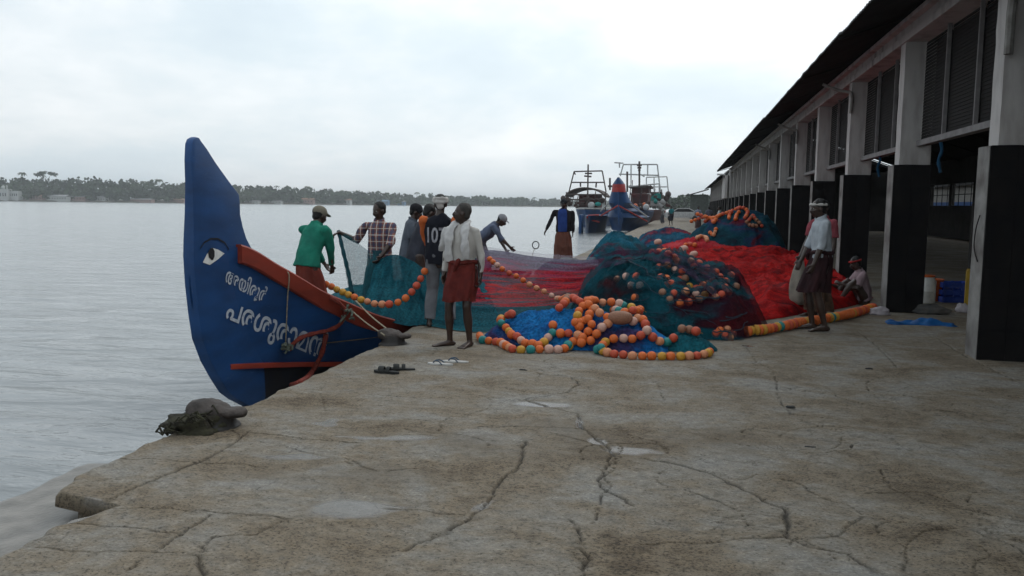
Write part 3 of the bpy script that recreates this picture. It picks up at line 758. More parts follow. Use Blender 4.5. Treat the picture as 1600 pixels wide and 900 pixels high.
        so_ = voxel('shirt', sc(g), [shirt], root, size=max(.011, voxel_size), fold=.020, fscale=8, seed=seed, smooth_it=2, fstretch=(1, 1, .55))
    else: so_ = None
    # ---- lower clothing
    pz = J['pel'].z
    if lower in ('lungi', 'short'):
        top = J['wai'] + V((0, 0, .0)); end = low_len if lower == 'short' else .10
        rows = []; NR = 26; SG = 64
        for i in range(NR+1):
            t = i/NR; z = lerp(top.z-.03, end, t)
            def legx(n_):
                h_, kn, an = out['hip'+n_], out['kn'+n_], out['an'+n_]
                if z > h_.z: return h_
                if z > kn.z: return h_.lerp(kn, (h_.z-z)/max(.01, h_.z-kn.z))
                return kn.lerp(an, min(1, (kn.z-z)/max(.01, kn.z-an.z)))
            a_, c_ = legx('R'), legx('L'); cen = (a_+c_)/2; hw = abs(a_.x-c_.x)/2
            hy_ = abs(a_.y-c_.y)/2
            w0 = max(.160*loose, hw+.085*loose) + (.02*t if lower == 'lungi' else .012*math.sin(t*math.pi)); d0 = .135 + hy_ + (.03*t)
            if lower == 'lungi' and t < .28: w0 *= lerp(.84, 1, max(0, t-.12)/.16); d0 *= lerp(.84, 1, max(0, t-.12)/.16)
            if t < .12: cen = cen.lerp(top, 1-t/.12)
            row = []
            for j in range(SG):
                a = 2*math.pi*j/SG
                fo = (.35+t)*(.013*math.sin(5*a+seed+2*t) + .010*math.sin(11*a+seed*2-3*t) + .006*math.sin(19*a+5*t)) + .012*mn.noise(V((math.cos(a)*2+seed, math.sin(a)*2, z*6)))
                ca, sa = math.cos(a), math.sin(a)
                row.append(V((cen.x + (w0+fo)*ca, cen.y + (d0+fo)*sa, z + (.012*math.sin(3*a+seed) if i > NR-3 else 0))))
            rows.append(row)
        g = MB(); g.loft(rows[::-1], caps=False)
        ins = [V((p.x*.93+.07*cen.x, p.y*.9+.1*cen.y, p.z+.01)) for p in rows[-1]]
        ins2 = [V((p.x*.8+.2*cen.x, p.y*.75+.25*cen.y, p.z+.12)) for p in rows[-1]]
        g.loft([rows[-1], ins, ins2], caps=False)
        n0 = len(g.v); g.add(rows[0], [tuple(range(SG))])
        lo_ = sc(g).build('lungi', [low_mat], root, angle=80)
        if lower == 'short':   # folded up and knotted at the waist
            g = MB(); zz = top.z-.05
            g.tube([V((.16*math.cos(a)*1.08, .125*math.sin(a)*1.12, zz+.012*math.sin(3*a))) + V((top.x, top.y, 0)) for a in [2*math.pi*q/24 for q in range(25)]], [.022+.006*math.sin(q*1.7) for q in range(25)], 8)
            g.tube([V((top.x-.02, top.y+.145, zz+.02)), V((top.x, top.y+.165, zz-.03)), V((top.x+.03, top.y+.15, zz-.09))], [.03,.034,.02], 8, round_ends=True)
            sc(g).build('waist_knot', [low_mat], lo_)
    elif lower == 'trousers':
        g = MB()
        g.tube([V((0,0,pz-.10)), V((0,0,pz)), V((J['wai'].x*.6, J['wai'].y*.6, pz+.10))], [(.15,.11),(.185,.135),(.165,.12)], 20, lat=(1,0,0))
        for n_ in 'RL':
            h_, kn, an = out['hip'+n_], out['kn'+n_], out['an'+n_]
            g.tube([h_+V((0,0,.02)), h_.lerp(kn, .3), kn, kn.lerp(an, .5), kn.lerp(an, .95)], [.105,.098,.078,.072,.072], 16)
        voxel('trousers', sc(g), [low_mat], root, size=max(.011, voxel_size), fold=.014, fscale=8, seed=seed+3, smooth_it=2)
    # ---- hats
    if hat == 'cap':
        g = MB(); g.ell(Hc+hu*.045-hf*.012, (.087,.103,.083), ax, 20, 12)
        g.tube([Hc+hf*.06+hu*.045, Hc+hf*.115+hu*.04, Hc+hf*.155+hu*.028], [(.070,.010),(.066,.008),(.045,.006)], 16, lat=hs, round_ends=True)
        voxel('cap', sc(g), [hat_mat], root, size=.009, smooth_it=2)
    elif hat in ('turban', 'band'):
        g = MB()
        for q, (tilt, rr_, hh) in enumerate([(8, .021, .035), (-10, .020, .055), (14, .018, .062)] if hat == 'turban' else [(5, .018, .045)]):
            Mt = Matrix.Rotation(R(tilt), 3, hs) 
            g.tube([Hc + hu*hh - hf*.008 + Mt @ (hs*(.083*math.cos(a)) + hf*(.098*math.sin(a))) for a in [2*math.pi*i/20 for i in range(21)]], [rr_*(1+.2*math.sin(i*2.1)) for i in range(21)], 8)
        if hat == 'turban':
            g.ell(Hc-hf*.075-hu*.01, (.05,.035,.06), ax); g.ell(Hc-hf*.06+hu*.04, (.075,.05,.05), ax)
        voxel('head_cloth', sc(g), [hat_mat], root, size=.009, fold=.006, fscale=25, smooth_it=1)
    root['k'] = k
    return root, so_, J, arms, k, (hs, hf, hu)
def px_at(px, py, Y): return PY(px, py, Y)
SK = dict()
# man in green
p = px_at(480, 326, 10.0); zf = -.12
person('man in green shirt and pale cap standing with his back turned in the blue boat', (p.x, 10.0, zf), -22, H=1.72, wrR=(.10,.34,.80), wrL=(-.02,.36,.84),
       poleR=(1,-.2,-.3), poleL=(-1,-.2,-.3), lean=17, head=(-5, 10), shirt=cloth('green_cotton', (.015,.17,.115), (.012,.12,.085)), sleeve='long', lower='lungi', low_mat=cloth('rust_lungi', (.19,.038,.025), (.13,.028,.02)), hat='cap', hat_mat=cloth('khaki_cap_cloth', (.20,.18,.14)), wide=1.12, loose=1.12, hem=.86, seed=1)
# plaid shirt
def plaid():
    m, nt, b = newmat('plaid_cotton'); tc = N(nt, 'ShaderNodeTexCoord'); sp = N(nt, 'ShaderNodeSeparateXYZ'); L(nt, tc.outputs['Object'], sp.inputs[0])
    def band(o, f, lo, hi, ph=0.0):
        a = N(nt, 'ShaderNodeMath', operation='MULTIPLY_ADD'); L(nt, o, a.inputs[0]); a.inputs[1].default_value = f; a.inputs[2].default_value = ph
        c = N(nt, 'ShaderNodeMath', operation='PINGPONG'); L(nt, a.outputs[0], c.inputs[0]); c.inputs[1].default_value = 1
        g = N(nt, 'ShaderNodeMath', operation='GREATER_THAN'); L(nt, c.outputs[0], g.inputs[0]); g.inputs[1].default_value = lo; return g.outputs[0]
    cur = None
    def mix(fac, base, colr, amt=.75):
        x = N(nt, 'ShaderNodeMix', data_type='RGBA'); f = N(nt, 'ShaderNodeMath', operation='MULTIPLY'); L(nt, fac, f.inputs[0]); f.inputs[1].default_value = amt; L(nt, f.outputs[0], x.inputs[0])
        if isinstance(base, tuple): x.inputs[6].default_value = (*base, 1)
        else: L(nt, base, x.inputs[6])
        x.inputs[7].default_value = (*colr, 1); return x.outputs[2]
    c = mix(band(sp.outputs[0], 22, .62, 1), (.19,.065,.045), (.035,.045,.09), .8)
    c = mix(band(sp.outputs[2], 22, .62, 1), c, (.035,.045,.09), .6)
    c = mix(band(sp.outputs[0], 22, .86, 1, 1.0), c, (.5,.46,.42), .8); c = mix(band(sp.outputs[2], 22, .86, 1, 1.0), c, (.5,.46,.42), .7)
    L(nt, c, b.inputs['Base Color']); b.inputs['Roughness'].default_value = .9; return m
p = px_at(593, 320, 11.2)
hnd = px_at(532, 361, 11.1)
person('young man in a plaid shirt holding up net with his stretched arm', (p.x, 11.2, -.12), 178, H=1.74, wrR=(.56,.12,1.30), wrL=(-.14,.30,.98), poleR=(.2,-.3,-1), poleL=(-1,-.2,-.4),
       head=(-28, 12), shirt=plaid(), sleeve='rolled', lower='lungi', low_mat=cloth('dark_teal_lungi', (.02,.07,.09)), hem=.90, handR=((.8,.1,-.35), 30), seed=2)
# men in grey
p = px_at(638, 317, 12.3)
person('man in a grey shirt and dark cap looking down, right of the plaid shirt', (p.x, 12.3, -.12), -72, H=1.74, wrR=(.18,.30,.98), wrL=(-.16,.36,1.0), head=(0, 18), lean=8, shirt=cloth('grey_cotton', (.09,.105,.13)), sleeve='half', lower='lungi', low_mat=cloth('brown_lungi', (.10,.06,.045)), hat='cap', hat_mat=cloth('dark_cap_cloth', (.018,.018,.022)), seed=3)
p = px_at(655, 323, 11.4)
person('bare-headed man in a dark grey shirt leaning over the teal net, left of the jersey', (p.x-.05, 11.4, -.10), -55, H=1.74, wrR=(.12,.46,.82), wrL=(-.10,.48,.86), head=(5, 22), lean=16, shirt=cloth('dark_grey_cotton', (.05,.054,.07)), sleeve='half', lower='lungi', low_mat=cloth('dark_brown_lungi', (.07,.045,.04)), seed=4)
p = px_at(674, 328, 12.6)
person('mostly hidden man, only dark hair showing left of the numbered jersey', (p.x, 12.6, -.12), 160, H=1.66, head=(20, 15), shirt=cloth('dim_blue_cotton', (.05,.07,.11)), sleeve='half', lower='lungi', low_mat=cloth('grey_lungi', (.10,.10,.10)), seed=5)
# jersey man
M_jersey = cloth('navy_jersey', (.008,.009,.014), (.012,.013,.02)); M_orange_c = cloth('orange_sleeve', (.50,.12,.035))
g6 = G(687, 511)
r6, s6, J6, A6, k6, _ = person('man in a navy jersey numbered 107 with orange sleeves', (g6.x, g6.y, 0), 4, H=1.72, wrR=(.05,.30,.98), wrL=(-.14,.28,.94), poleR=(1,-.4,-.5), poleL=(-1,-.3,-.4), head=(10, 0), shirt=M_jersey, sleeve='none',
       lower='trousers', low_mat=cloth('light_grey_trousers', (.17,.175,.19)), hat='turban', hat_mat=cloth('white_head_cloth', (.45,.43,.41)), feet=((.13,.02,0,25),(-.13,-.02,0,-15)), wide=1.13, loose=1.10, hem=.80, mustache=False, seed=6)
g = MB(); V_dn = Vector((0,0,.016))
for (S, E, W) in A6:
    g2 = [J6['shm'].lerp(S, .75)-V_dn, S-V_dn, S.lerp(E, .15), S.lerp(E, .45), E, E.lerp(W, .5), E.lerp(W, .85)]
    g.tube([q*k6 for q in g2], [.050,.063,.074,.076,.072,.062,.045], 16); g.ell((S-V_dn*1.3)*k6, (.068,.066,.062), None, 14, 9)
voxel('sleeves', g, [M_orange_c], s6, size=.011, fold=.012, fscale=10, smooth_it=2)
# number on the back of the jersey
sv = [v.co.copy() for v in s6.data.vertices]; BJ = BVHTree.FromPolygons(sv, [tuple(p_.vertices) for p_ in s6.data.polygons])
uv, f = text_mesh('107', .02); vs_ = []
for u, v in uv:
    o_ = Vector((lerp(-.150, .105, u), -1.0, lerp(1.10, 1.30, v)))
    h, n, i, d = BJ.ray_cast(o_, Vector((0, 1, 0)))
    vs_.append((h if h is not None else Vector((o_.x, -.12, o_.z))) + Vector((0, -.006, 0)))
mb = MB(); mb.add(vs_, f); mb.build('number', [cloth('number_print', (.33,.33,.36), (.2,.2,.22), 20)], s6, smooth=False)
# man in white shirt, foreground
g8 = G(722, 541)
M_wshirt = cloth('white_cotton', (.46,.44,.41), (.38,.36,.34)); M_redl = cloth('faded_red_lungi', (.13,.022,.017), (.075,.013,.011))
r8, s8, J8, A8, k8, ax8 = person('barefoot man in a white shirt and short red lungi beside the coiled floats', (g8.x, g8.y, 0), 168, H=1.615, wrR=(.215,.03,.80), wrL=(-.225,-.02,.71), poleR=(.6,-.8,-.2), poleL=(-.6,-.8,-.2), head=(-58, -6),
       shirt=M_wshirt, sleeve='long', lower='short', low_mat=M_redl, low_len=.555, feet=((.13,.06,0,48),(-.10,0,0,5)), hem=.95, wide=.92, loose=.94, hair_mat=M_grey_hair, seed=7, voxel_size=.010)
M_towel = cloth('white_towel', (.50,.49,.48), (.42,.41,.41), 20)
def strip(mb, pts, wdt, th, latv):
    sp = spline(pts, .03); mb.tube(sp, [(wdt*(1+.12*math.sin(i*.9)), th) for i in range(len(sp))], 12, lat=latv)
g = MB(); V = Vector
nk = J8['nek']
strip(g, [V((.10,.125,1.0)), V((.115,.150,1.12)), V((.10,.150,1.28)), V((.085,.10,1.41)), V((.055,-.01,1.468)), V((0,-.065,1.475)), V((-.055,-.01,1.468)), V((-.085,.10,1.41)), V((-.10,.150,1.28)), V((-.11,.150,1.14)), V((-.105,.13,1.04))], .05, .017, (1,.2,0))
strip(g, [V((.14,.11,1.40)), V((.17,.14,1.28)), V((.20,.13,1.18)), V((.21,.10,1.12))], .05, .014, (1,.5,0))
g.v = [tuple(c*k8 for c in v) for v in g.v]
tw = voxel('towel', g, [M_towel], None, size=.010, fold=.012, fscale=16, smooth_it=2)
tw.location = r8.location; tw.rotation_euler = r8.rotation_euler
tag(tw, 'white towel hanging round the neck of the man in the short red lungi', 'towel')
# bending man in a cap
p = px_at(768, 340, 16.5)
person('man in a pale cap bending forward over the net, right of the white shirt', (p.x-.24, 16.5, -.12), -88, H=1.72, wrR=(.14,.66,.86), wrL=(-.12,.52,.80), poleR=(.3,-.1,-1), poleL=(-.3,-.1,-1), lean=42, head=(0, 14),
       shirt=cloth('blue_grey_cotton', (.10,.12,.18)), sleeve='rolled', lower='lungi', low_mat=cloth('slate_lungi', (.07,.07,.09)), hat='cap', hat_mat=cloth('pale_grey_cap', (.25,.25,.27)), seed=8)
# man with blue vest
M_vest = cloth('blue_vest', (.02,.05,.20), (.015,.035,.14))
p = px_at(869, 310, 22.0)
r10, s10, J10, A10, k10, _ = person('man in a blue-fronted dark shirt and brown lungi alone at the quay edge', (-3.15, 22.0, 0), 180, H=1.76, wrR=(.50,.05,.84), wrL=(-.26,.02,.82), poleR=(.3,-.5,-.5), head=(-8, 4), shirt=cloth('dark_brown_shirt', (.016,.014,.017)), sleeve='long', lower='lungi',
       low_mat=cloth('brown_orange_lungi', (.13,.05,.035)), hat='cap', hat_mat=cloth('black_cap', (.012,.014,.018)), hem=.86, wide=1.18, loose=1.12, voxel_size=.014, seed=9)
g = MB(); g.tube([V((.01,.085,1.44)), V((.01,.125,1.34)), V((.01,.142,1.2)), V((.0,.142,1.05)), V((0,.140,.86))], [(.10,.02),(.125,.022),(.125,.024),(.125,.024),(.12,.024)], 14, lat=(1,0,0))
g.v = [tuple(c*k10 for c in v) for v in g.v]; voxel('vest_front', g, [M_vest], s10, size=.014, fold=.01, smooth_it=1)
# man at the right
g11 = G(1277, 516)
M_w2 = cloth('pale_blue_white_cotton', (.36,.39,.42), (.28,.31,.34))
person('barefoot man in white shirt, dark lungi and white head band near the pillars', (g11.x, g11.y, 0), 98, H=1.74, wrR=(.20,.22,.84), wrL=(-.22,.16,.84), poleR=(.5,-.9,-.3), poleL=(-.5,-.9,-.3), head=(8, 4), lean=3,
       shirt=M_w2, sleeve='rolled', lower='short', low_mat=cloth('dark_maroon_lungi', (.035,.014,.016), (.02,.01,.012)), low_len=.50, feet=((.10,.04,0,10),(-.10,-.06,0,-8)), hat='band', hat_mat=cloth('white_band', (.5,.48,.45)), hem=.93, loose=1.02, wide=.96, seed=11)
p = px_at(1287, 330, 12.9)
person('man in a pink-red shirt standing behind the man with the white head band', (p.x, 12.9, 0), 120, H=1.72, wrR=(.26,.18,.86), head=(10, 0), shirt=cloth('pink_red_cotton', (.24,.055,.07)), sleeve='half', lower='lungi', low_mat=cloth('patterned_brown_lungi', (.12,.075,.05), (.05,.03,.02), 14), wide=1.15, seed=12)
person('person in pale pink with red head cloth sitting by the second pillar', (2.98, 14.7, 0), 95, H=1.6, seated=.13, feet=((.14,.50,0,5),(-.14,.46,0,-5)), kneeR=(.2,.3,1), kneeL=(-.2,.3,1), wrR=(.16,.42,.30), wrL=(-.12,.40,.36), lean=14, head=(0, 15),
       shirt=cloth('pale_pink_cotton', (.30,.22,.24)), sleeve='half', hem=.88, hat='band', hat_mat=cloth('red_head_cloth', (.35,.03,.03)), seed=13)
# far people
fars = [(1049, 72, 'person in a teal shirt standing far down the quay near the moored boats', (.02,.16,.18), (.03,.03,.04), 150),
        (1036, 80, 'person in a whitish shirt far down the quay beside the moored boats', (.3,.3,.3), (.06,.06,.07), 60),
        (1091, 62, 'person in a pale blue shirt standing far away by the market hall', (.26,.28,.36), (.09,.05,.05), 200),
        (1108, 58, 'far-off person in grey by the pillars, right of the pale blue shirt', (.12,.12,.16), (.04,.04,.05), 20),
        (1124, 50, 'far-off person in a white vest, rightmost of the far figures', (.38,.38,.38), (.05,.04,.05), 90)]
for i, (px, Y, lab, cs, cl, fc) in enumerate(fars):
    p = px_at(px, 330, Y)
    person(lab, (p.x, Y, 0), fc, H=1.66, shirt=cloth('far_shirt', cs), sleeve='half', lower='short' if i == 0 else 'lungi', low_mat=cloth('far_lungi', cl), voxel_size=.03, seed=20+i, group=None)
# ------------------------------------------------------------------ fish market hall
M_plaster = mat('weathered_white_plaster', (.42,.40,.39), .85, (.15,.135,.125), scale=4, bump=.35, bscale=30, stretch=(1,1,.28), detail=9, lo=.46, hi=.82)
M_plinthc = mat('stained_plinth_edge', (.23,.225,.215), .85, (.10,.09,.085), scale=3, bump=.4, bscale=25, detail=8)
M_tile = mat('black_glazed_tile', (.005,.005,.006), .6, (.009,.008,.008), scale=5, bump=.08, bscale=8, spec=.10)
M_roofu = mat('dark_roof_sheet', (.022,.022,.023), .85, (.014,.014,.015), scale=2, bump=.2)
M_louv = mat('dark_brown_louvre', (.009,.007,.006), .9, (.006,.005,.005), scale=10)
M_mull = mat('grey_window_bar', (.20,.19,.19), .8)
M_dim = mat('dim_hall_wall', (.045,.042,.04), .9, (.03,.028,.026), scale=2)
M_pipe = mat('old_white_pipe', (.24,.235,.22), .7, (.14,.13,.12), scale=8)
M_fascia = mat('pale_fascia', (.5,.5,.5), .7)
PX0, PX1, PY0, SP = 3.12, 3.66, 9.68, 4.15
def roof_mesh(y0, y1, xe, ze, xr, zr, xo, zo, t=.012):
    """corrugated sheet: eave (xe,ze), ridge (xr,zr), far eave (xo,zo); sheets overlap and step a little"""
    mb = MB(); n = int((y1-y0)/.037); rows = []
    for i in range(n+1):
        y = y0 + (y1-y0)*i/n; c = .022*math.sin(2*math.pi*i/4)
        k = math.floor((y-y0)/4.15 + .3); st = .035*mn.noise(Vector((k*1.7, 3, 3))) ; ex = .05*mn.noise(Vector((k*2.3, 7, 1))) + .02*mn.noise(Vector((y*2.0, 2, 1)))
        rows.append([Vector((xe-ex, y, ze+c+st)), Vector((lerp(xe, xr, .12), y, lerp(ze, zr, .12)+c+st)), Vector((xr, y, zr+c)), Vector((xo, y, zo+c))])
    mb.loft(rows, closed=False)
    mb.loft([[p + Vector((0, 0, t)) for p in r] for r in rows], closed=False)
    mb.loft([[r[0], r[0]+Vector((0, 0, t))] for r in rows], closed=False)
    return mb
def hall(label, y_first, nb, y_end, near=True, eave=(2.22, 4.25), wz=0.0):
    h = thing('market_hall', label, 'building', (PX0, y_first, 0))
    ks = range(-1, nb) if near else range(nb)
    proto = None; cols_ = []
    mb = MB(); mb.box((.08, 0, 2.282), (.52, .30, 4.12)); 
    cme = mb.mesh('column', M_plaster)
    bm = bmesh.new(); bm.from_mesh(cme); bmesh.ops.recalc_face_normals(bm, faces=bm.faces); bmesh.ops.subdivide_edges(bm, edges=list(bm.edges), cuts=11, use_grid_fill=True)
    for v in bm.verts: v.co += Vector([.007*mn.noise(v.co*6 + Vector((i*9, 3, 0))) for i in range(3)])
    bm.to_mesh(cme); bm.free(); cme.shade_smooth(); cme.set_sharp_from_angle(angle=R(40))
    mb = MB(); mb.box((0, 0, -.05), (.54, .36, 2.28)); pme = mb.mesh('plinth', M_plinthc)
    bm = bmesh.new(); bm.from_mesh(pme); bmesh.ops.recalc_face_normals(bm, faces=bm.faces); bmesh.ops.subdivide_edges(bm, edges=list(bm.edges), cuts=6, use_grid_fill=True)
    for v in bm.verts: v.co += Vector([.006*mn.noise(v.co*5 + Vector((i*9, 0, 0))) for i in range(3)])
    bm.to_mesh(pme); bm.free(); pme.shade_smooth(); pme.set_sharp_from_angle(angle=R(40))
    mb = MB(); mb.box((.004,-.016,0),(.536,-.003,2.276)); mb.box((.004,.363,0),(.536,.374,2.276))
    for r_ in range(7):
        for c_ in range(2):
            mb.box((.012+c_*.262, -.022, .002+r_*.326), (.012+c_*.262+.258, -.002, .002+r_*.326+.322))
            mb.box((.012+c_*.262, .362, .002+r_*.326), (.012+c_*.262+.258, .380, .002+r_*.326+.322))
    tme = mb.mesh('tile_facing', M_tile)
    for k in ks:
        y = y_first + SP*k if near else y_first + (y_end-y_first)*k/nb
        c = link('column', cme, h); c.location = (0, y-y_first, 0)
        p = link('plinth', pme, c); t_ = link('tile_facing', tme, c)
        if k == nb-1 and not near: pass
    y0 = (y_first - SP - 3) if near else y_first
    off = Vector((PX0, y_first, 0))
    # beams
    mb = MB(); mb.box((PX0+.06, y0, 4.123), (PX0+.50, y_end, 4.24)); mb.box((PX0+.10, y0, 4.243), (PX0+.48, y_end, 4.50)); mb.box((PX0-.01, y0, 4.36), (PX0+.098, y_end, 4.43))
    mb.build('beam', [M_plaster], h, world=True, smooth=False, bevel=.008)
    # windows
    bays = [(y_first + SP*k, y_first + SP*(k+1)) for k in ks if y_first+SP*(k+1) <= y_end+.5] if near else [(y_first + (y_end-y_first)*k/nb, y_first + (y_end-y_first)*(k+1)/nb) for k in range(nb)]
    wx = PX0 + .30
    done = {}
    for (a, b_) in bays:
        L_ = round(b_-a-.30, 3)
        if L_ not in done:
            f = MB(); f.box((0, .302-.0, 2.56), (.13, L_+.298, 2.64)); fm = f.mesh('window', M_mull)
            bmsh = []
            for q in (1, 2):
                b2_ = MB(); b2_.box((.0, .30+L_*q/3-.018, 2.642), (.05, .30+L_*q/3+.018, 4.118)); bmsh.append(b2_.mesh('mullion', M_mull))
            lo = MB(); nsl = 30 if near else 12
            for q in range(3):
                ya, yb = .30+L_*q/3+.02, .30+L_*(q+1)/3-.02
                for s_ in range(nsl):
                    z = 2.66 + 1.44*s_/nsl; hh = 1.44/nsl
                    lo.add([(.062,ya,z),(.062,yb,z),(.070,yb,z+hh),(.070,ya,z+hh)], [(0,1,2,3)])
            lm = lo.mesh('louvre', M_louv)
            done[L_] = (fm, bmsh, lm)
        fm, bmsh, lm = done[L_]
        o = link('window', fm, h); o.location = Vector((wx, a, 0)) - off
        [link('mullion', q_, o) for q_ in bmsh]; link('louvre', lm, o)
    # roof
    roof_mesh(y0, y_end, eave[0], eave[1], 9.0, 6.6, 15.6, 4.3).build('roof', [M_roofu], h, world=True, smooth=False)
    mb = MB(); 
    for k in ks:
        y = (y_first + SP*k if near else y_first + (y_end-y_first)*k/nb) + .1
        zw = lerp(eave[1], 6.6, (PX0+.1-eave[0])/(9.0-eave[0]))
        mb.tube([(eave[0]+.03, y, eave[1]-.04), (PX0+.09, y, zw-.09)], .022, 6)
        mb.tube([(PX0+.3, y, zw-.0), (9.0, y, 6.45), (15.5, y, 4.2)], .035, 6)
    mb.build('rafter', [M_roofu], h, world=True)
    # walls behind
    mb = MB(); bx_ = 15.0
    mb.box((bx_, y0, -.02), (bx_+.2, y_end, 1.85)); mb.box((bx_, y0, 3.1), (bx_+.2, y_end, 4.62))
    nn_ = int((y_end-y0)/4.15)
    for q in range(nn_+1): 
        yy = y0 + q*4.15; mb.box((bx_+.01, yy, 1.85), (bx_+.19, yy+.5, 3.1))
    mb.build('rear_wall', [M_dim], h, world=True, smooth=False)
    mb = MB()
    for q in range(nn_*4):
        yy = y0 + q*1.0375; mb.box((bx_+.08, yy, 1.85), (bx_+.11, yy+.04, 3.1))
    mb.box((bx_+.12, y0, 2.45), (bx_+.15, y_end, 2.5)); mb.build('rear_grille', [M_tile], h, world=True, smooth=False)
    return h
Y1END = PY0 + SP*13 + .4
hallA = hall('long open fish market hall with black-tiled pillars, white upper columns and dark louvred windows', PY0, 14, Y1END)
hallB = hall('farther continuation of the market hall, its roof a little lower behind a pale fascia', Y1END+1.5, 12, 116, near=False, eave=(2.5, 3.95))
mb = MB(); mb.box((2.3, Y1END+1.2, 4.0), (3.4, Y1END+1.35, 4.12)); mb.build('fascia_board', [M_fascia], hallB, world=True, smooth=False)
mb = MB(); mb.box((2.9, Y1END+1.2, 2.3), (3.1, Y1END+6, 4.1)); mb.build('upper_wall', [M_plaster], hallB, world=True, smooth=False)
# cross wall closes the far end of the first hall and lets it stay dark
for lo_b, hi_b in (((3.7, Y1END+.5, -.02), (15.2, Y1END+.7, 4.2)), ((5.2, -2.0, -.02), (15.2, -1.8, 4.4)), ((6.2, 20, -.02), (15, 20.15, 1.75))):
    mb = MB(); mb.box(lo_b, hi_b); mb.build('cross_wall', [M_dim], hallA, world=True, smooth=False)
# downpipe with its elbow on the near column
dp = rope('downpipe', [(2.75, 9.85, 4.02), (2.95, 9.75, 3.92), (3.09, 9.62, 3.88), (3.20, 9.60, 3.80), (3.205, 9.60, 3.6), (3.205, 9.60, 3.2)], .045, M_pipe, hallA, twist=False)
for k in (2, 4, 6):
    rope('downpipe', [(2.65, PY0+SP*k+.1, 4.10), (3.0, PY0+SP*k+.05, 3.95), (3.18, PY0+SP*k-.03, 3.9), (3.19, PY0+SP*k-.03, 3.5)], .03, M_pipe, hallA, twist=False)
# cable hanging on the pillar
rope('cable', [(3.105, 9.8, 1.55), (3.09, 9.85, 1.4), (3.10, 9.9, 1.2), (3.11, 9.8, 1.05)], .006, M_tile, hallA, twist=False)
# far shed
sh = thing('shed', 'small grey-green shed with a lean-to roof at the far end of the quay', 'shed', (2, 119, 0))
M_shed = mat('grey_green_boards', (.10,.12,.11), .85, (.07,.08,.075), scale=3)
mb = MB(); mb.box((.7, 118, 0), (3.1, 122, 3.3)); mb.build('wall', [M_shed], sh, world=True, smooth=False)
mb = MB(); mb.box((.2, 117.4, 3.1), (3.3, 122.5, 3.2), M=Matrix.Translation((.2, 0, 3.1)) @ Matrix.Rotation(R(-17), 4, 'Y') @ Matrix.Translation((-.2, 0, -3.1))); mb.build('roof', [M_roofu], sh, world=True, smooth=False)
# white building behind the hall, seen through the rear grille
ob = thing('outbuilding', 'white outbuilding with a blue painted base seen through the market hall', 'building', (21, 45, 0))
mb = MB(); mb.box((20, 25, 0), (24, 75, 3.4)); mb.build('wall', [M_pipe], ob, world=True, smooth=False)
mb = MB(); mb.box((19.97, 25, 0), (19.998, 75, 2.2)); mb.build('blue_base', [mat('blue_limewash', (.03,.08,.22), .9)], ob, world=True, smooth=False)
mb = MB(); mb.box((19.6, 24.6, 3.4), (24.4, 75.4, 3.6)); mb.build('roof', [M_roofu], ob, world=True, smooth=False)
# land behind the quay
land = MB(); land.add([(3,-6,-.03),(400,-6,-.03),(400,700,-.03),(-3,700,-.03),(-3.3,129,-.03),(3,129,-.03)], [(0,1,2,3,4,5)])
tag(land.build('land', mat('packed_earth', (.17,.14,.11), .95, (.11,.09,.07), scale=.5), smooth=False), 'packed earth beyond the quay', None, None, 'structure')

# things inside the hall
M_yel = mat('yellow_plastic', (.42,.27,.02), .5, (.3,.19,.02)); M_bl = mat('blue_plastic', (.02,.06,.35), .5); M_orp = mat('orange_plastic', (.5,.10,.02), .5)
def crate(label, loc, rz, m, dims=(.6,.4,.3), tilt=0, group=None):
    w_, d_, h_ = dims; t = .02
    mb = MB()
    mb.box((-w_/2,-d_/2,0),(w_/2,d_/2,t))
    for s in (1, -1):
        for z in (.02, h_*.38, h_*.74):
            mb.box((-w_/2, s*d_/2-t/2, z), (w_/2, s*d_/2+t/2, z+h_*.24)); mb.box((s*w_/2-t/2, -d_/2, z), (s*w_/2+t/2, d_/2, z+h_*.24))
        for x in (-.5, -.17, .17, .5): mb.box((x*w_-.02*(1 if x>0 else 0), s*d_/2-.014, .02), (x*w_+.02, s*d_/2+.014, h_))
    mb.box((-w_/2-.015,-d_/2-.015,h_-.02),(-w_/2+.01,d_/2+.015,h_+.001)); mb.box((w_/2-.01,-d_/2-.015,h_-.02),(w_/2+.015,d_/2+.015,h_+.001))
    o = mb.build('crate', [m], None, smooth=False); o.location = loc; o.rotation_euler = (R(tilt), 0, R(rz))
    return tag(o, label, 'crate', group)
g = G(1503, 484)
crate('yellow plastic crate standing on its end just left of the nearest pillar', (g.x+.12, g.y+.3, .31), 75, M_yel, (.34,.62,.45), 90)
g = G(1487, 471); crate('blue plastic crate on the hall floor left of the upright yellow crate', (g.x, g.y, 0), 10, M_bl, (.5,.4,.35))
for i, lab in enumerate(['lowest yellow crate of the dim stack deep in the hall', 'middle yellow crate of the dim stack deep in the hall', 'topmost yellow crate of the dim stack deep in the hall']):
    crate(lab, (6.9, 19.1, .31*i+.9), 12+3*i, M_yel, (.7,.45,.3), group='yellow crates stacked inside the hall')
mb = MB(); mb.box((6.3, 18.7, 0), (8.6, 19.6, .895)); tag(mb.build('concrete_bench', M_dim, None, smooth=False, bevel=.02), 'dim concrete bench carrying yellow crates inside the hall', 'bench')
def lathe(mb, prof, c, seg=20):
    mb.loft([[Vector((c[0]+r*math.cos(2*math.pi*j/seg), c[1]+r*math.sin(2*math.pi*j/seg), c[2]+z)) for j in range(seg)] for r, z in prof]); return mb
g = G(1446, 473); t_ = thing('drum', 'off-white plastic drum standing on the hall floor behind the second pillar', 'drum', (g.x, g.y, 0))
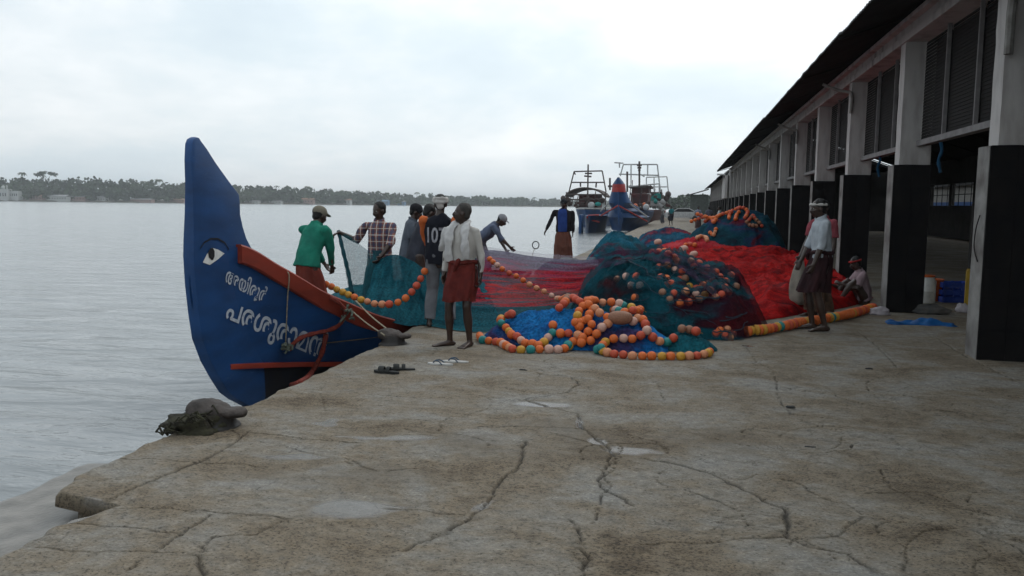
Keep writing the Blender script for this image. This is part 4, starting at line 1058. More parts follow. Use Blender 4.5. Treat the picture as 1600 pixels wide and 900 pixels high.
lathe(MB(), [(.14,0),(.15,.02),(.15,.2),(.155,.21),(.15,.22),(.15,.38),(.12,.43),(.12,.45)], (0,0,0)).build('barrel', [M_white], t_); lathe(MB(), [(.125,.45),(.13,.452),(.13,.48),(.05,.485)], (0,0,0)).build('lid', [M_orp], t_)
g = G(1458, 470); tag(lathe(MB(), [(.10,0),(.15,.36),(.165,.37),(.165,.39),(.145,.39),(.095,.02)], (g.x, g.y, 0)).build('bucket', M_orp), 'orange plastic bucket beside the off-white drum in the hall', 'bucket')
def crumple(name, label, cat, c, r, m, seed=0, amp=.35, par=None, rz=0):
    mb = MB(); mb.ell((0,0,0), r, None, 28, 18); me = mb.mesh(name, m)
    for v in me.vertices:
        n_ = Vector(v.co); q = Vector((n_.x/r[0], n_.y/r[1], n_.z/r[2]))
        f = 1 + amp*(mn.noise(q*1.6+Vector((seed,0,0))) + .5*abs(mn.noise(q*4+Vector((0,seed,0)))))
        v.co = n_*f
        if v.co.z < -r[2]*.55: v.co.z = -r[2]*.55
        v.co.z += r[2]*.55
    me.update(); me.shade_smooth(); o = link(name, me); o.location = c; o.rotation_euler = (0,0,rz); return tag(o, label, cat)
M_bag = mat('white_plastic_bag', (.45,.41,.43), .5, (.3,.27,.29), scale=9)
g = G(1375, 493); crumple('plastic_bag', 'crumpled pinkish white plastic bag lying at the end of the orange float line', 'bag', (g.x, g.y+.1, 0), (.16,.10,.075), M_bag, 3)
g = G(1503, 488); crumple('plastic_bag', 'small white plastic bag on the floor below the upright yellow crate', 'bag', (g.x, g.y, 0), (.09,.08,.09), M_bag, 5)
g = G(1452, 490); crumple('net_bundle', 'small dark bundle of net on the floor beside the second pillar', 'net', (g.x, g.y, 0), (.26,.14,.09), mat('dark_bundle', (.05,.05,.05), .9, (.10,.09,.08)), 8)
g = G(1247, 462, .25); crumple('sack', 'pale cloth sack standing on the red net left of the dark lungi', 'sack', (g.x, g.y, .12), (.13,.13,.42), cloth('sack_cloth', (.27,.25,.21)), 11, .25)
M_tarp = mat('blue_tarpaulin', (.006,.09,.27), .6, (.006,.06,.19), scale=6, bump=.5, bscale=20)
g0 = G(1437, 507); mb = MB(); rows = []
for i in range(26):
    r_ = []
    for j in range(40):
        x = (j/39-.5)*.86*(1+.15*mn.noise(Vector((i*.2, 1, 0)))); y = (i/25-.5)*.30*(1+.5*mn.noise(Vector((j*.13, 5, 0)))) + .05*mn.noise(Vector((j*.1, 2, 0)))
        z = .015 + .05*abs(mn.noise(Vector((x*6, y*9, 2)))) + .07*max(0, 1-((x-.1)/.22)**2 - (y/.13)**2)
        if i in (0, 25) or j in (0, 39): z = .006
        r_.append(Vector((g0.x+x, g0.y+y, z)))
    rows.append(r_)
mb.grid(rows); tag(mb.build('tarpaulin', M_tarp), 'crumpled bright blue sheet lying flat on the concrete between two pillars', 'tarpaulin')
for (px, py, X, lab) in [(1470, 222, 3.45, 'strip of blue cloth hanging under the window sill nearest the camera'), (1374, 240, 3.45, 'strip of blue cloth hanging under the sill behind the second pillar')]:
    p = PX(px, py, X); rg = rope('rag', [p, p+Vector((.02,0,-.12)), p+Vector((-.01,.02,-.25)), p+Vector((.02,0,-.42))], .022, cloth('blue_rag', (.01,.05,.10))); tag(rg, lab, 'rag')
# trees behind the hall are part of the shore block
# ------------------------------------------------------------------ bollards, slippers, debris
M_boll = mat('worn_cast_iron', (.060,.048,.042), .7, (.024,.019,.017), scale=9, bump=1.0, bscale=30, spec=.4)
M_bolld = mat('dark_wet_iron', (.03,.027,.025), .6)
def bollard(label, c, s, rz):
    t = thing('bollard', label, 'bollard', (c[0], c[1], -.02), rz)
    g = MB(); g.tube([(0,0,0),(0,0,.03*s),(0,0,.05*s),(0,0,.15*s)], [(.22*s,.18*s),(.21*s,.17*s),(.17*s,.15*s),(.15*s,.13*s)], 20)
    voxel('post', g, [M_bolld], t, size=.012, fold=.01, fscale=9)
    g = MB(); g.ell((-.03*s,0,.140*s), (.18*s,.15*s,.085*s)); g.ell((.13*s,0,.130*s), (.12*s,.10*s,.058*s)); g.ell((-.08*s,.0,.165*s), (.13*s,.13*s,.070*s))
    voxel('head', g, [M_boll], t, size=.010, fold=.020, fscale=9, smooth_it=1)
    return t
g = G(334, 668); b1 = bollard('rounded iron bollard with mossy rope scraps, nearest the camera, below the prow', (g.x-.02, g.y+.04), .92, R(8))
g = G(612, 538); b2 = bollard('dark iron bollard beside the black sandals with thin lines tied to it', (g.x, g.y+.05), .84, R(5))
M_moss = mat('mossy_rope', (.020,.018,.013), .95, (.035,.035,.018), scale=14, bump=1, bscale=40)
g = G(292, 672); lump = crumple('debris', 'dark muddy lump of weed and rope between the nearest bollard and the edge', 'debris', (g.x+.03, g.y+.02, -.02), (.20,.13,.085), mat('muddy_weed', (.020,.017,.013), .9, (.035,.034,.018), scale=18, bump=1, bscale=60), 17, .5)
mb = MB(); g = G(292, 676)
for i in range(60):
    x = g.x + rnd.uniform(-.22, .12); y = g.y + rnd.uniform(-.12, .16); z0 = max(0, .10 + (x-g.x)*.35)
    a = rnd.uniform(-.6, .6); l = rnd.uniform(.05, .14); p = Vector((x, y, .01+rnd.uniform(0, z0)))
    mb.tube([p, p+Vector((l*.5*math.cos(a), l*.5*math.sin(a), rnd.uniform(.0, .05))), p+Vector((l*math.cos(a), l*math.sin(a), rnd.uniform(-.02, .03)))], [rnd.uniform(.005, .011)]*3, 6)
tag(mb.build('rope_scraps', M_moss), 'dark mossy tangle of old rope against the nearest bollard at the quay edge', 'rope')
for i, (a, lab) in enumerate([((541,478), 'pale mooring line from the red rail to the second bollard, the lower one'), ((556,470), 'pale mooring line from the red rail to the second bollard, the upper one')]):
    q = G(601+i*6, 524-i*8, .12+.04*i); p = PY(a[0], a[1], 9.55+.3*i)
    tag(rope('mooring_line', [p, p.lerp(q, .5)+Vector((0,0,-.02)), q], .009, M_rope), lab, 'rope')
kn = MB()
for k in range(16):
    p = onp(536+rnd.uniform(-7, 7), 492+rnd.uniform(-20, 16), .07); q = p + Vector((rnd.uniform(-.06,.06), rnd.uniform(-.08,.05), rnd.uniform(-.10,.06)))
    kn.tube([p, p.lerp(q, .5)+Vector((.03, 0, .02)), q], .013, 6)
tag(kn.build('rope_tangle', M_rope_green), 'frayed grey-green rope knotted round the red rail beside the loop', 'rope')
M_bs = mat('black_rubber', (.018,.019,.018), .7); M_ws = mat('white_rubber', (.50,.49,.47), .6); M_st = mat('blue_strap', (.03,.06,.10), .6); M_ss = mat('dark_sole', (.03,.03,.03), .8)
def sandal(label, c, rz, m, ms, kind, group):
    t = thing('sandal', label, 'sandal', c, R(rz), group)
    out = []
    for i in range(36):
        a = 2*math.pi*i/36; y = .135*math.cos(a); x = math.sin(a)*(.046 if y > 0 else .036)*(1-.12*math.exp(-((y+.01)/.04)**2)); out.append(Vector((x + .006*math.sin(y*12), y, 0)))
    mb = MB(); mb.prism(out, (0,0,.006), (0,0,.024)); mb.build('footbed', [m], t, bevel=.003)
    mb = MB(); mb.prism([p*.985 for p in out], (0,0,0), (0,0,.0055)); mb.build('sole', [M_ss], t)
    mb = MB()
    if kind == 'flip':
        for s in (1, -1): mb.tube(spline([(0,.075,.024),(s*.012,.055,.045),(s*.034,.01,.048),(s*.043,-.03,.018)], .01), [(.009,.0035)]*0 or .006, 6)
    else:
        for yc, w_ in ((.05,.03), (-.02,.018)):
            mb.tube([(x*.047, yc+.01*x, .02+.042*math.sqrt(max(0, 1-x*x))) for x in [q/6-1 for q in range(13)]], [(w_,.004)]*13, 8, lat=(0,1,0))
    mb.build('strap', [ms], t); return t
g = G(604, 583); sandal('black sandal beside the second bollard, left one of its pair', (g.x, g.y, 0), 84, M_bs, M_bs, 'slide', 'black sandals left on the quay')
g = G(622, 580); sandal('black sandal, right one of the pair beside the second bollard', (g.x+.02, g.y+.04, 0), 98, M_bs, M_bs, 'slide', 'black sandals left on the quay')
g = G(688, 571); sandal('white flip-flop with blue strap, left one of its pair on the quay', (g.x, g.y, 0), 88, M_ws, M_st, 'flip', 'white flip-flops left on the quay')
g = G(708, 569); sandal('white flip-flop with blue strap, right one of its pair on the quay', (g.x+.01, g.y+.06, 0), 95, M_ws, M_st, 'flip', 'white flip-flops left on the quay')
for (px, py, lab) in [(1265,701,'small dark scrap of rubbish lying on the open concrete right of centre'),(1235,637,'tiny dark scrap on the concrete below the orange float line'),(1358,577,'thin dark scrap on the concrete left of the nearest pillar'),(817,579,'tiny dark scrap on the concrete below the float coil')]:
    g = G(px, py); crumple('scrap', lab, 'litter', (g.x, g.y, 0), (.035,.016,.010), M_ss, px, .5)
# ------------------------------------------------------------------ nets
teal=(.006,.060,.082); dteal=(.003,.028,.038); navy=(.003,.012,.028); redn=(.30,.008,.010); dred=(.14,.006,.008); maroon=(.085,.010,.016); purple=(.20,.035,.085); bluen=(.015,.16,.50); mauve=(.17,.13,.19)
def sheet(name, label, T, B_, mt, nu=120, nv=60, sag=0, fold=.05, fs=(9, 1.2), seed=0, cat='net', belly=0):
    T = [Vector(p) for p in T]; B_ = [Vector(p) for p in B_]
    def along(P, t):
        n = len(P)-1; ks = [(i/n) for i in range(n+1)]
        return Vector([sinterp(t, [(ks[i], P[i][c]) for i in range(n+1)]) for c in range(3)])
    rows = []
    for i in range(nv):
        v = i/(nv-1); r = []
        for j in range(nu):
            u = j/(nu-1); p = along(T, u).lerp(along(B_, u), v)
            e = math.sin(math.pi*min(1, v*1.15)) if v < .87 else .25
            n_ = mn.noise(Vector((u*fs[0]+seed, v*fs[1], seed))) + .5*mn.noise(Vector((u*fs[0]*2.6+seed, v*fs[1]*2+u*3, 3)))
            p += Vector((0, -1, .35))*fold*n_*(.4+e) + Vector((0,0,-sag*math.sin(math.pi*v)*(1-v*.3)))
            p += Vector((0,-1,0))*belly*math.sin(math.pi*v)
            if p.z < .012: p.z = .012 + .02*abs(n_)
            r.append(p)
        rows.append(r)
    mb = MB(); mb.grid(rows); return tag(mb.build(name, mt), label, cat)
def heap(name, mt, c, rx, ry, H, rot=0, pk=(0, 0), fold=.10, fs=2.2, seed=0, power=1.6, nr=46, na=150, parent=None, off=0.0, base=.0, streak=0):
    c0, s0 = math.cos(rot), math.sin(rot); rings = []
    for i in range(nr+1):
        r = (i/nr)**.85; row = []
        for j in range(na):
            a = 2*math.pi*j/na
            rr = r*(1+.13*mn.noise(Vector((math.cos(a)*1.7+seed, math.sin(a)*1.7, seed))) + .05*mn.noise(Vector((math.cos(a)*6+seed, math.sin(a)*6, 1))))
            lx, ly = rr*(rx+off)*math.cos(a) + pk[0]*(1-r), rr*(ry+off)*math.sin(a) + pk[1]*(1-r)
            x, y = c[0]+lx*c0-ly*s0, c[1]+lx*s0+ly*c0
            h = (H+off)*(1-r**power)**.85
            q = Vector((lx*fs*(.45 if streak else 1)+seed, ly*fs, seed*1.3))
            nz = mn.noise(q) + .55*(1-2*abs(mn.noise(q*2.3))) + .28*(1-2*abs(mn.noise(q*5.1)))
            env = min(1, (1-r)*4)*.8 + .2
            z = max(base+.008, base + h + fold*nz*env*(.5+.5*H)) if r < .999 else base+.004
            row.append(Vector((x, y, z)))
        rings.append(row)
    mb = MB(); mb.loft(rings, caps=False)
    return mb.build(name, mt, parent, world=True, angle=180)
FC = dict(orange=(.62,.13,.022), peach=(.58,.235,.115), redo=(.48,.07,.03), yellow=(.52,.26,.025), pink=(.56,.33,.26), teal=(.015,.20,.19), brown=(.26,.12,.07))
def floatmat(n, c): 
    m = mat(n+'_float', c, .6, tuple(x*.62 for x in c), scale=16, bump=.15, bscale=60, spec=.4, lo=.42, hi=.72, detail=6); return m
FM = {k: floatmat(k, v) for k, v in FC.items()}
def float_me(k):
    mb = MB(); pr = []
    for i in range(11):
        a = math.pi*(i/10); z = -math.cos(a)*.48; r = .5*math.sin(a)**.72 if 0 < i < 10 else .12
        pr.append((max(r, .12), z))
    lathe(mb, pr, (0,0,0), 14); return mb.build('x', FM[k])
FME = {}
for k in FC:
    o = float_me(k); FME[k] = o.data; bpy.data.objects.remove(o); FME[k].name = 'float_'+k
M_line = mat('brown_line', (.20,.14,.06), .9, (.1,.07,.03), scale=40)
BASE = ['orange','peach','orange','redo','peach','orange','redo','pink','orange','yellow']
def pick(r_, pal): return r_.choice(pal)
def place_float(root, p, tan, d, k, squash=1.0):
    o = bpy.data.objects.new('float', FME[k]); col.objects.link(o); o.parent = root
    o.location = p - root.location; o.rotation_euler = Vector(tan).to_track_quat('Z', 'Y').to_euler()
    o.scale = (d, d, d*squash); return o
def float_line(label, pts, d=.088, gap=1.04, pal=BASE, squash=1.0, seed=1, line=True, group=None, thick=False, teal_at=(), jit=.1):
    sp = spline(pts, .01); root = thing('float_line', label, 'float line', tuple(sp[0]), 0, group)
    r_ = random.Random(seed); acc = 0; k = 0; last = sp[0]; nextd = 0
    for i in range(len(sp)-1):
        acc += (sp[i+1]-sp[i]).length
        if acc >= nextd:
            t = (sp[min(i+3, len(sp)-1)] - sp[max(i-3, 0)]).normalized(); t = (t + Vector((r_.uniform(-jit,jit), r_.uniform(-jit,jit), r_.uniform(-jit,jit)))).normalized()
            kk = 'teal' if k in teal_at else pick(r_, pal); sc_ = d*r_.uniform(.9, 1.08)
            place_float(root, sp[i] + Vector((r_.uniform(-.006,.006), r_.uniform(-.006,.006), r_.uniform(-.004,.004))), t, sc_, kk, squash); k += 1
            nextd = acc + d*gap*squash
    if line:
        mb = MB(); mb.tube([p + Vector((0, 0, .0)) for p in sp[::4]], .008, 5); mb.build('cord', M_line, root, world=True)
    return root
def c7(x, y): return (720+x*.3, 330+y*.3)
def c5(x, y): return (1020+x*.11875, 315+y*.11875)

# the curtain of net hauled from the boat across the quay
M_curt = netmat('red_and_teal_net', [(.0, (.10,.09,.13)), (.07, (.08,.05,.09)), (.14, (.15,.025,.06)), (.23, (.24,.010,.018)), (.30, (.03,.05,.075)), (.36, redn), (.43, (.10,.014,.035)), (.48, redn), (.55, (.03,.035,.05)), (.62, (.25,.009,.016)), (.70, teal), (.80, (.006,.045,.06)), (.90, teal), (1, (.010,.085,.105))], alpha=(.78,1.0), scale=1.0, stretch=(2.0, 11, 1), use_uv=True)
T = [PY(640,400,13.0), PY(760,391,12.7), PY(830,400,13.1), PY(900,406,13.6), PY(960,402,14.2), PY(1030,392,15.0)]
B_ = [G(640,506), G(745,520), G(830,508), G(900,492), G(960,478), G(1040,462)]
curt = sheet('net', 'red and teal net stretched from the boat across the quay to the big heap', T, B_, M_curt, 200, 90, sag=.10, fold=.045, fs=(2.5, 12), seed=3)
M_veil = netmat('pale_net_edge', [(0, (.25,.24,.28)), (1, (.2,.16,.2))], alpha=(.12,.5), scale=3)
T = [PY(750,384,13.1), PY(800,391,13.6), PY(860,397,14.0), PY(930,402,14.6)]; B_ = [PY(740,402,12.8), PY(800,406,12.9), PY(860,410,13.2), PY(930,414,13.7)]
sheet('net', 'pale see-through edge of net above the red one, in front of the water', T, B_, M_veil, 80, 20, sag=0, fold=.03, seed=8)
M_tealnet = netmat('teal_net', [(.2, (.003,.03,.045)), (.42, (.005,.05,.07)), (.58, (.010,.080,.105)), (.75, (.003,.025,.035))], alpha=(.93,1.0), scale=1.2, stretch=(10, 1.5, 1), use_uv=False)
M_tealfan = netmat('thin_teal_net', [(.3, (.012,.07,.09)), (.6, (.02,.11,.13))], alpha=(.25,.75), scale=4, stretch=(1,1,1))
T = [PY(529,361,11.15), PY(545,368,11.1), PY(570,388,11.0), PY(596,404,10.95)]; B_ = [PY(545,455,10.7), PY(556,458,10.65), PY(570,462,10.6), PY(588,468,10.55)]
sheet('net', 'thin teal net hanging in a fan from the stretched hand of the plaid shirt', T, B_, M_tealfan, 70, 50, sag=.02, fold=.03, fs=(10, .8), seed=5)
mb = rope('net_edge', [PY(529,361,11.15), PY(536,392,11.0), PY(544,425,10.85), PY(550,458,10.65)], .028, cloth('gathered_teal_net', (.01,.05,.065))); tag(mb, 'gathered dark edge of the teal net hanging below the stretched hand', 'net')
T = [PY(590,405,10.95), PY(618,398,10.9), PY(645,408,11.0), PY(670,420,11.3), PY(700,400,12.2), PY(740,395,12.5)]; B_ = [PY(560,490,9.9), G(636,509,.02), G(668,509), G(705,508), G(745,512), G(790,516)]
sheet('net', 'dense teal net draped over the red rail down to the quay behind the jersey', T, B_, M_tealnet, 150, 70, sag=.06, fold=.07, fs=(7, 2.0), seed=12)
o = heap('net', netmat('boat_net', [(.3, (.01,.05,.07)), (.5, (.015,.09,.11)), (.65, (.06,.03,.03))], alpha=(1,1)), (-4.7, 12.6), .95, 1.9, .42, seed=31, fold=.12, base=-.12)
tag(o, 'dark teal net piled on the deck of the blue boat', 'net')

# the big heap
def bvh1(o): return bvh_of([o])
hp = thing('net_heap', 'big rounded heap of teal and maroon net with orange floats showing through', 'net heap', (-.35, 11.8, 0))
M_core = netmat('heap_net', [(.27, (.045,.006,.010)), (.36, (.004,.014,.020)), (.44, (.005,.045,.062)), (.54, (.008,.085,.115)), (.61, (.012,.010,.020)), (.70, (.09,.009,.013))], alpha=(1, 1), scale=.9, stretch=(1, 1, 2.5), xgrad=(.1, 1.0, .16))
core = heap('folded_net', M_core, (-.24, 11.45), 1.48, 1.04, .78, rot=R(-46), pk=(-.30, .25), fold=.24, fs=2.1, seed=4, power=2.6, parent=hp)
BH = bvh1(core)
def hit(B_, px, py):
    d = ray(px, py).normalized(); h, n, i, dist = B_.ray_cast(CAMP, d); return (h, n) if h is not None else (None, None)
def c8(x, y): return (718+x/3.192, 312+y/3.192)
arc_ = [(735,285),(762,270),(792,260),(822,253),(852,251),(882,247),(912,243),(942,248),(966,268),(992,265),(1018,262),(1044,276),(1068,292),(1090,312)]
hf_ = [(1000,340),(1035,330),(1075,355),(1108,362),(1150,310),(1165,335),(1190,320),(1275,365),(1000,390),(1030,395),(1100,400),(1265,408),(1240,425),(1215,430),(1145,435),(1185,445),(1225,478),(1275,490),(1310,475),(1340,465),(1375,435),
 (1050,500),(1100,520),(1140,515),(1015,465),(790,400),(835,385),(885,385),(860,430),(900,430),(880,490),(1180,475),(1350,380),(1230,345),(1125,395),(1060,420),(1290,420),(1320,440),(1250,455),(1070,470),(1300,655),(1330,650),(1325,680),(1360,670),(1280,670),(1345,690),(640,500),(670,510),(600,505),(1200,500),(1330,410),(1295,390),(1030,430),(1125,460),(1160,500)]
pal = {2:'pink', 14:'yellow', 16:'yellow', 17:'peach', 21:'brown', 26:'pink', 28:'pink', 29:'pink', 31:'pink'}
for i, q in enumerate(arc_ + hf_):
    x, y = c8(*q); h, n = hit(BH, x, y)
    if h is None: continue
    if n.z < 0: n = -n
    k_ = i - len(arc_)
    place_float(hp, h + n*.012, (rnd.uniform(-1,1), rnd.uniform(-.3,.3), rnd.uniform(-.3,.3)), .112 if k_ < 0 else .104, pal.get(k_, rnd.choice(['redo','redo','orange','redo','brown','peach'])))
M_hveil = netmat('heap_veil', [(.30, (.04,.006,.009)), (.38, (.003,.02,.028)), (.46, (.005,.055,.075)), (.57, (.008,.075,.10)), (.64, (.03,.008,.018)), (.74, (.07,.008,.012))], alpha=(.35, .80), scale=.9, stretch=(1, 1, 2.5), xgrad=(.1, 1.0, .16))
heap('net_veil', M_hveil, (-.24, 11.45), 1.50, 1.06, .78, rot=R(-46), pk=(-.30, .25), fold=.24, fs=2.1, seed=4, power=2.6, parent=hp, off=.05)

# a purple net dragged over the top of the heap, and loose strands of twine lying on it
M_drape = netmat('purple_drape', [(.3, (.10,.02,.04)), (.45, (.07,.03,.07)), (.55, (.03,.05,.07)), (.7, (.14,.012,.02))], alpha=(.35,.85), scale=2.2, stretch=(1, 1, 3))
def onheap(x, y, out=.13):
    h, n = hit(BH, x, y)
    return h - ray(x, y).normalized()*out + Vector((0,0,.03)) if h is not None else PY(x, y, 12.0)
rows = []
for i in range(40):
    v = i/39; r = []
    for j in range(80):
        u = j/79; x = lerp(935, 1118, u) + 6*mn.noise(Vector((v*3, u*2, 7))); y0 = interp(u, [(0,400),(.2,389),(.4,387),(.65,397),(1,421)]); y1 = interp(u, [(0,424),(.4,408),(.7,424),(1,468)])
        y = lerp(y0, y1, v); p = onheap(x, max(y, 391), .11 + .05*mn.noise(Vector((u*9, v*4, 1)))); r.append(p)
    rows.append(r)
mb = MB(); mb.grid(rows); mb.build('draped_net', M_drape, hp, world=True, angle=180)
M_twine = mat('dark_teal_twine', (.006,.05,.07), .9, (.02,.01,.02), scale=12)
mb = MB()
for i in range(45):
    x, y = rnd.uniform(900, 1165), rnd.uniform(400, 530); a = rnd.uniform(-.5, .5); P_ = []
    for k in range(7):
        h, n = hit(BH, x, y)
        if h is None: break
        P_.append(h + Vector((0, -.05, .05)) + n*.03*(1 if n.z > 0 else -1)); x += 7*math.cos(a); y += 5*math.sin(a) + 1.5; a += rnd.uniform(-.5, .5)
    if len(P_) > 3: mb.tube(P_, rnd.uniform(.004, .009), 5)
tw_ = mb.build('loose_twine', [M_twine], hp, world=True); tw_['kind'] = 'stuff'

# low blue heap under the coiled floats
cc = G(905, 541)
lowh = heap('net', netmat('blue_net', [(.28, (.012,.012,.03)), (.40, (.045,.035,.10)), (.47, (.008,.065,.20)), (.56, (.012,.13,.34)), (.64, (.02,.16,.40)), (.72, (.008,.08,.13)), (.82, (.03,.02,.06))], alpha=(1, 1), scale=1.3), (cc.x-.03, cc.y+.20), 1.14, .50, .33, rot=R(-6), fold=.13, fs=3.6, seed=9, power=2.0)
tag(lowh, 'low heap of bright blue and violet net under the coiled pale floats', 'net')
o = heap('net', netmat('low_teal_net', [(.3, (.008,.05,.07)), (.6, (.012,.11,.14))], alpha=(1, 1), scale=2), (G(1070,548).x, G(1070,548).y+.12), .36, .22, .16, fold=.06, fs=5, seed=14)
tag(o, 'small low lump of teal net at the right end of the coiled floats', 'net')
BL = bvh_of([lowh, o])
def onlow(px, py, up=.04, extra=0):
    h, n = hit(BL, px, py + 0); g_ = G(px, py, up)
    if h is None and g_.y > 9.75: p = PY(px, py, 9.7)
    elif h is None or h.z < .03: p = g_
    else: p = h + Vector((0, -.02, up*.7))
    if p.z < up: p.z = up
    return p + Vector((0, 0, extra))
def L7(pts, extra=0, **k): return [onlow(*c7(*p), extra=extra) for p in pts]
def smoothz(P):
    zs = [p.z for p in P]; out = []
    for i, p in enumerate(P):
        q = p.copy(); q.z = (zs[max(i-1,0)]+zs[i]*2+zs[min(i+1,len(P)-1)])/4; out.append(q)
    return out
PAL1 = ['peach','orange','peach','redo','orange','pink','peach','yellow','orange']
grp = 'lengths of the coiled float line on the quay'
def c8(x, y): return (718+x/3.192, 312+y/3.192)
def L8(pts, extra=0): return [onlow(*c8(*p), extra=extra) for p in pts]
for i_, (pl, lab, ta, ex) in enumerate([
 ([(262,588),(235,588),(212,600),(205,625),(228,650),(245,675),(265,695),(290,705),(318,720),(360,728),(405,735),(440,712),(470,690)], 'inner left loop of the coiled float line around the bright blue net', (4,), .02),
 ([(98,678),(118,698),(150,705),(190,710),(232,728),(270,745),(320,748),(365,748),(410,748),(445,748),(478,748),(515,745),(555,737)], 'outer left front edge of the coiled float line, lying on the bare concrete', (3,12), 0),
 ([(540,738),(555,735),(590,728),(625,738),(660,720),(685,692),(712,662),(745,640)], 'length of the coiled float line rising from the front edge to the brown float', (0,), .03),
 ([(465,645),(462,680),(490,690),(522,682),(555,688),(592,695),(615,705)], 'short curl of the coiled float line in the middle of the blue net', (1,6), .02),
 ([(598,665),(625,630),(650,600),(672,570)], 'steep short length of the coiled float line left of the violet patch', (), .05),
 ([(575,650),(585,618),(608,578),(640,543),(685,530),(728,540),(768,535),(800,545)], 'highest arch of the coiled float line, in front of the big heap', (), .06),
 ([(645,560),(665,572),(690,595),(715,612),(742,628)], 'diagonal length of the coiled float line ending at the brown float', (), .06),
 ([(770,575),(800,592),(832,598),(865,590),(905,585)], 'short level length of the coiled float line above the brown float', (2,), .06),
 ([(815,552),(850,562),(880,568),(912,575),(935,590)], 'topmost right length of the coiled float line with a teal float', (0,), .06),
 ([(868,632),(905,610),(925,648),(940,688),(965,712),(1000,730),(1040,735),(1068,712)], 'right-hand length of the coiled float line winding down towards the concrete', (7,), .03),
 ([(702,755),(730,738),(770,724),(812,722),(852,722),(888,717),(922,695),(938,670)], 'upper front row of the coiled float line, above the longest row', (0,), .04),
 ([(690,748),(745,765),(790,772),(840,775),(888,779),(930,780),(970,781),(1010,782),(1045,782),(1085,781),(1120,780),(1155,779),(1195,776),(1230,770),(1256,752)], 'long straight front row of the coiled float line ending at the right', (0,), 0),
 ([(500,585),(525,562),(540,522),(572,540),(602,555)], 'small knot of floats where the slanting line meets the coil', (), .08),
 ([(1108,668),(1145,670),(1182,682),(1212,692)], 'short dull row of floats under the teal lump right of the coil', (), .03),
 ([(600,640),(640,625),(662,650),(640,690),(605,720)], 'reddish loop of the coiled float line in its middle, left of the violet net', (), .04)]):
    float_line(lab, L8(pl, ex), .101, gap=.93, pal=(['orange','redo','orange','brown'] if i_ in (12, 13) else ['orange','redo','peach','orange','pink','orange','yellow'] if i_ in (1, 10, 11) else ['orange','peach','orange','redo','orange','yellow','pink','orange']), seed=30+i_, teal_at=ta, group=grp)
# brown big float in the tangle
p = onlow(*c8(800, 640), extra=.09); o = bpy.data.objects.new('buoy', FME['brown']); col.objects.link(o); o.location = p; o.scale = (.16,.16,.29); o.rotation_euler = (0, R(90), R(8)); tag(o, 'large oval brown float lying across the middle of the coil', 'buoy')
# hanging lines
BCU = bvh_of([curt])
I_ = [(150,250),(205,292),(235,313),(300,345),(360,383),(435,420),(500,455),(560,492)]
w0, w1 = PY(*c7(150,250), 11.6), onlow(*c7(560,492), extra=.12)
P = []
for i, q in enumerate(I_):
    x_, y_ = c7(*q); h, n = hit(BCU, x_, y_)
    dd = ray(x_, y_).normalized(); t = i/(len(I_)-1)
    P.append(h - dd*(.16+.1*t) if h is not None else PY(x_, y_, lerp(11.4, w1.y, t)))
P[-1] = onlow(*c7(560, 492), extra=.10)
float_line('taut float line slanting down from behind the white shirt to the coil', P, .088, gap=1.35, pal=['orange','peach','redo','orange','pink'], seed=11)
P = [PY(502,440,10.35), PY(525,452,10.2), PY(550,463,10.1), PY(580,473,10.0), PY(605,476,9.95), PY(630,469,10.0), PY(648,450,10.1), PY(657,436,10.2), PY(668,415,10.3)]
float_line('sagging float line hanging over the red rail in front of the teal net', P, .096, gap=1.12, pal=['orange','redo','orange','peach','yellow'], seed=12)
P = [G(1168,518,.07), G(1210,512,.07), G(1250,504,.07), G(1300,496,.07), G(1340,487,.07), G(1366,479,.08)]
float_line('thick orange float line edging the red net, running to the second pillar', P, .136, gap=1.0, squash=.52, pal=['orange','orange','yellow','redo','orange'], seed=13, teal_at=(9, 27), jit=.04, line=False)

# the red net spread along the pillars
M_red_net = netmat('red_net', [(.26, (.035,.002,.004)), (.38, (.11,.003,.005)), (.46, (.24,.005,.006)), (.55, (.38,.010,.009)), (.64, (.15,.004,.006)), (.72, (.36,.022,.018)), (.84, (.20,.02,.02))], alpha=(1, 1), scale=1.5, stretch=(.6, 2.2, 1.5))  # darkest streaks among the reds paint the shade of fold creases into the colour
near_ = [(lambda g_: (g_.x, g_.y))(G(px_, py_)) for px_, py_ in ((1090,500),(1150,505),(1200,500),(1250,492),(1300,485),(1340,476),(1368,466))]; far_ = [(-1.3,24),(-.6,25),(.2,26),(1.0,27),(1.8,27),(2.5,27),(3.05,27)]
rows = []; NV, NU = 150, 120
for i in range(NV):
    v = i/(NV-1); r = []
    for j in range(NU):
        u = j/(NU-1); a = Vector([sinterp(u, [(k/6, near_[k][c]) for k in range(7)]) for c in (0, 1)]); b_ = Vector([sinterp(u, [(k/6, far_[k][c]) for k in range(7)]) for c in (0, 1)])
        q = a.lerp(b_, v**1.25); x, y = q
        if u > .93: x += .25*max(0, mn.noise(Vector((y*1.2, 0, 0))))*(u-.93)/.07 - .05
        e = min(1, u/.06, (1-u)/.05, v/.03, (1-v)/.04)
        N_ = Vector((x*1.5, y*.75, 3)); z = .12 + .17*mn.noise(N_) + .08*(1-2*abs(mn.noise(N_*2.2))) + .085*(1-2*abs(mn.noise(Vector((x*1.3+y*.6, y*3.6, 1))))) + .025*mn.noise(Vector((x*7, y*16, 1)))
        z += .26*math.exp(-((y-23)/3.2)**2)*(1 if u > .2 else u*5) + .18*math.exp(-((y-15.5)/1.6)**2-((x-2.2)/.9)**2)
        z = max(.012, z*(.35+.65*min(1, v/.12)))*e + .006
        r.append(Vector((x, y, z)))
    rows.append(r)
mb = MB(); mb.grid(rows); tag(mb.build('net', M_red_net, angle=180), 'wide spread of bright red net lying along the foot of the pillars', 'net')
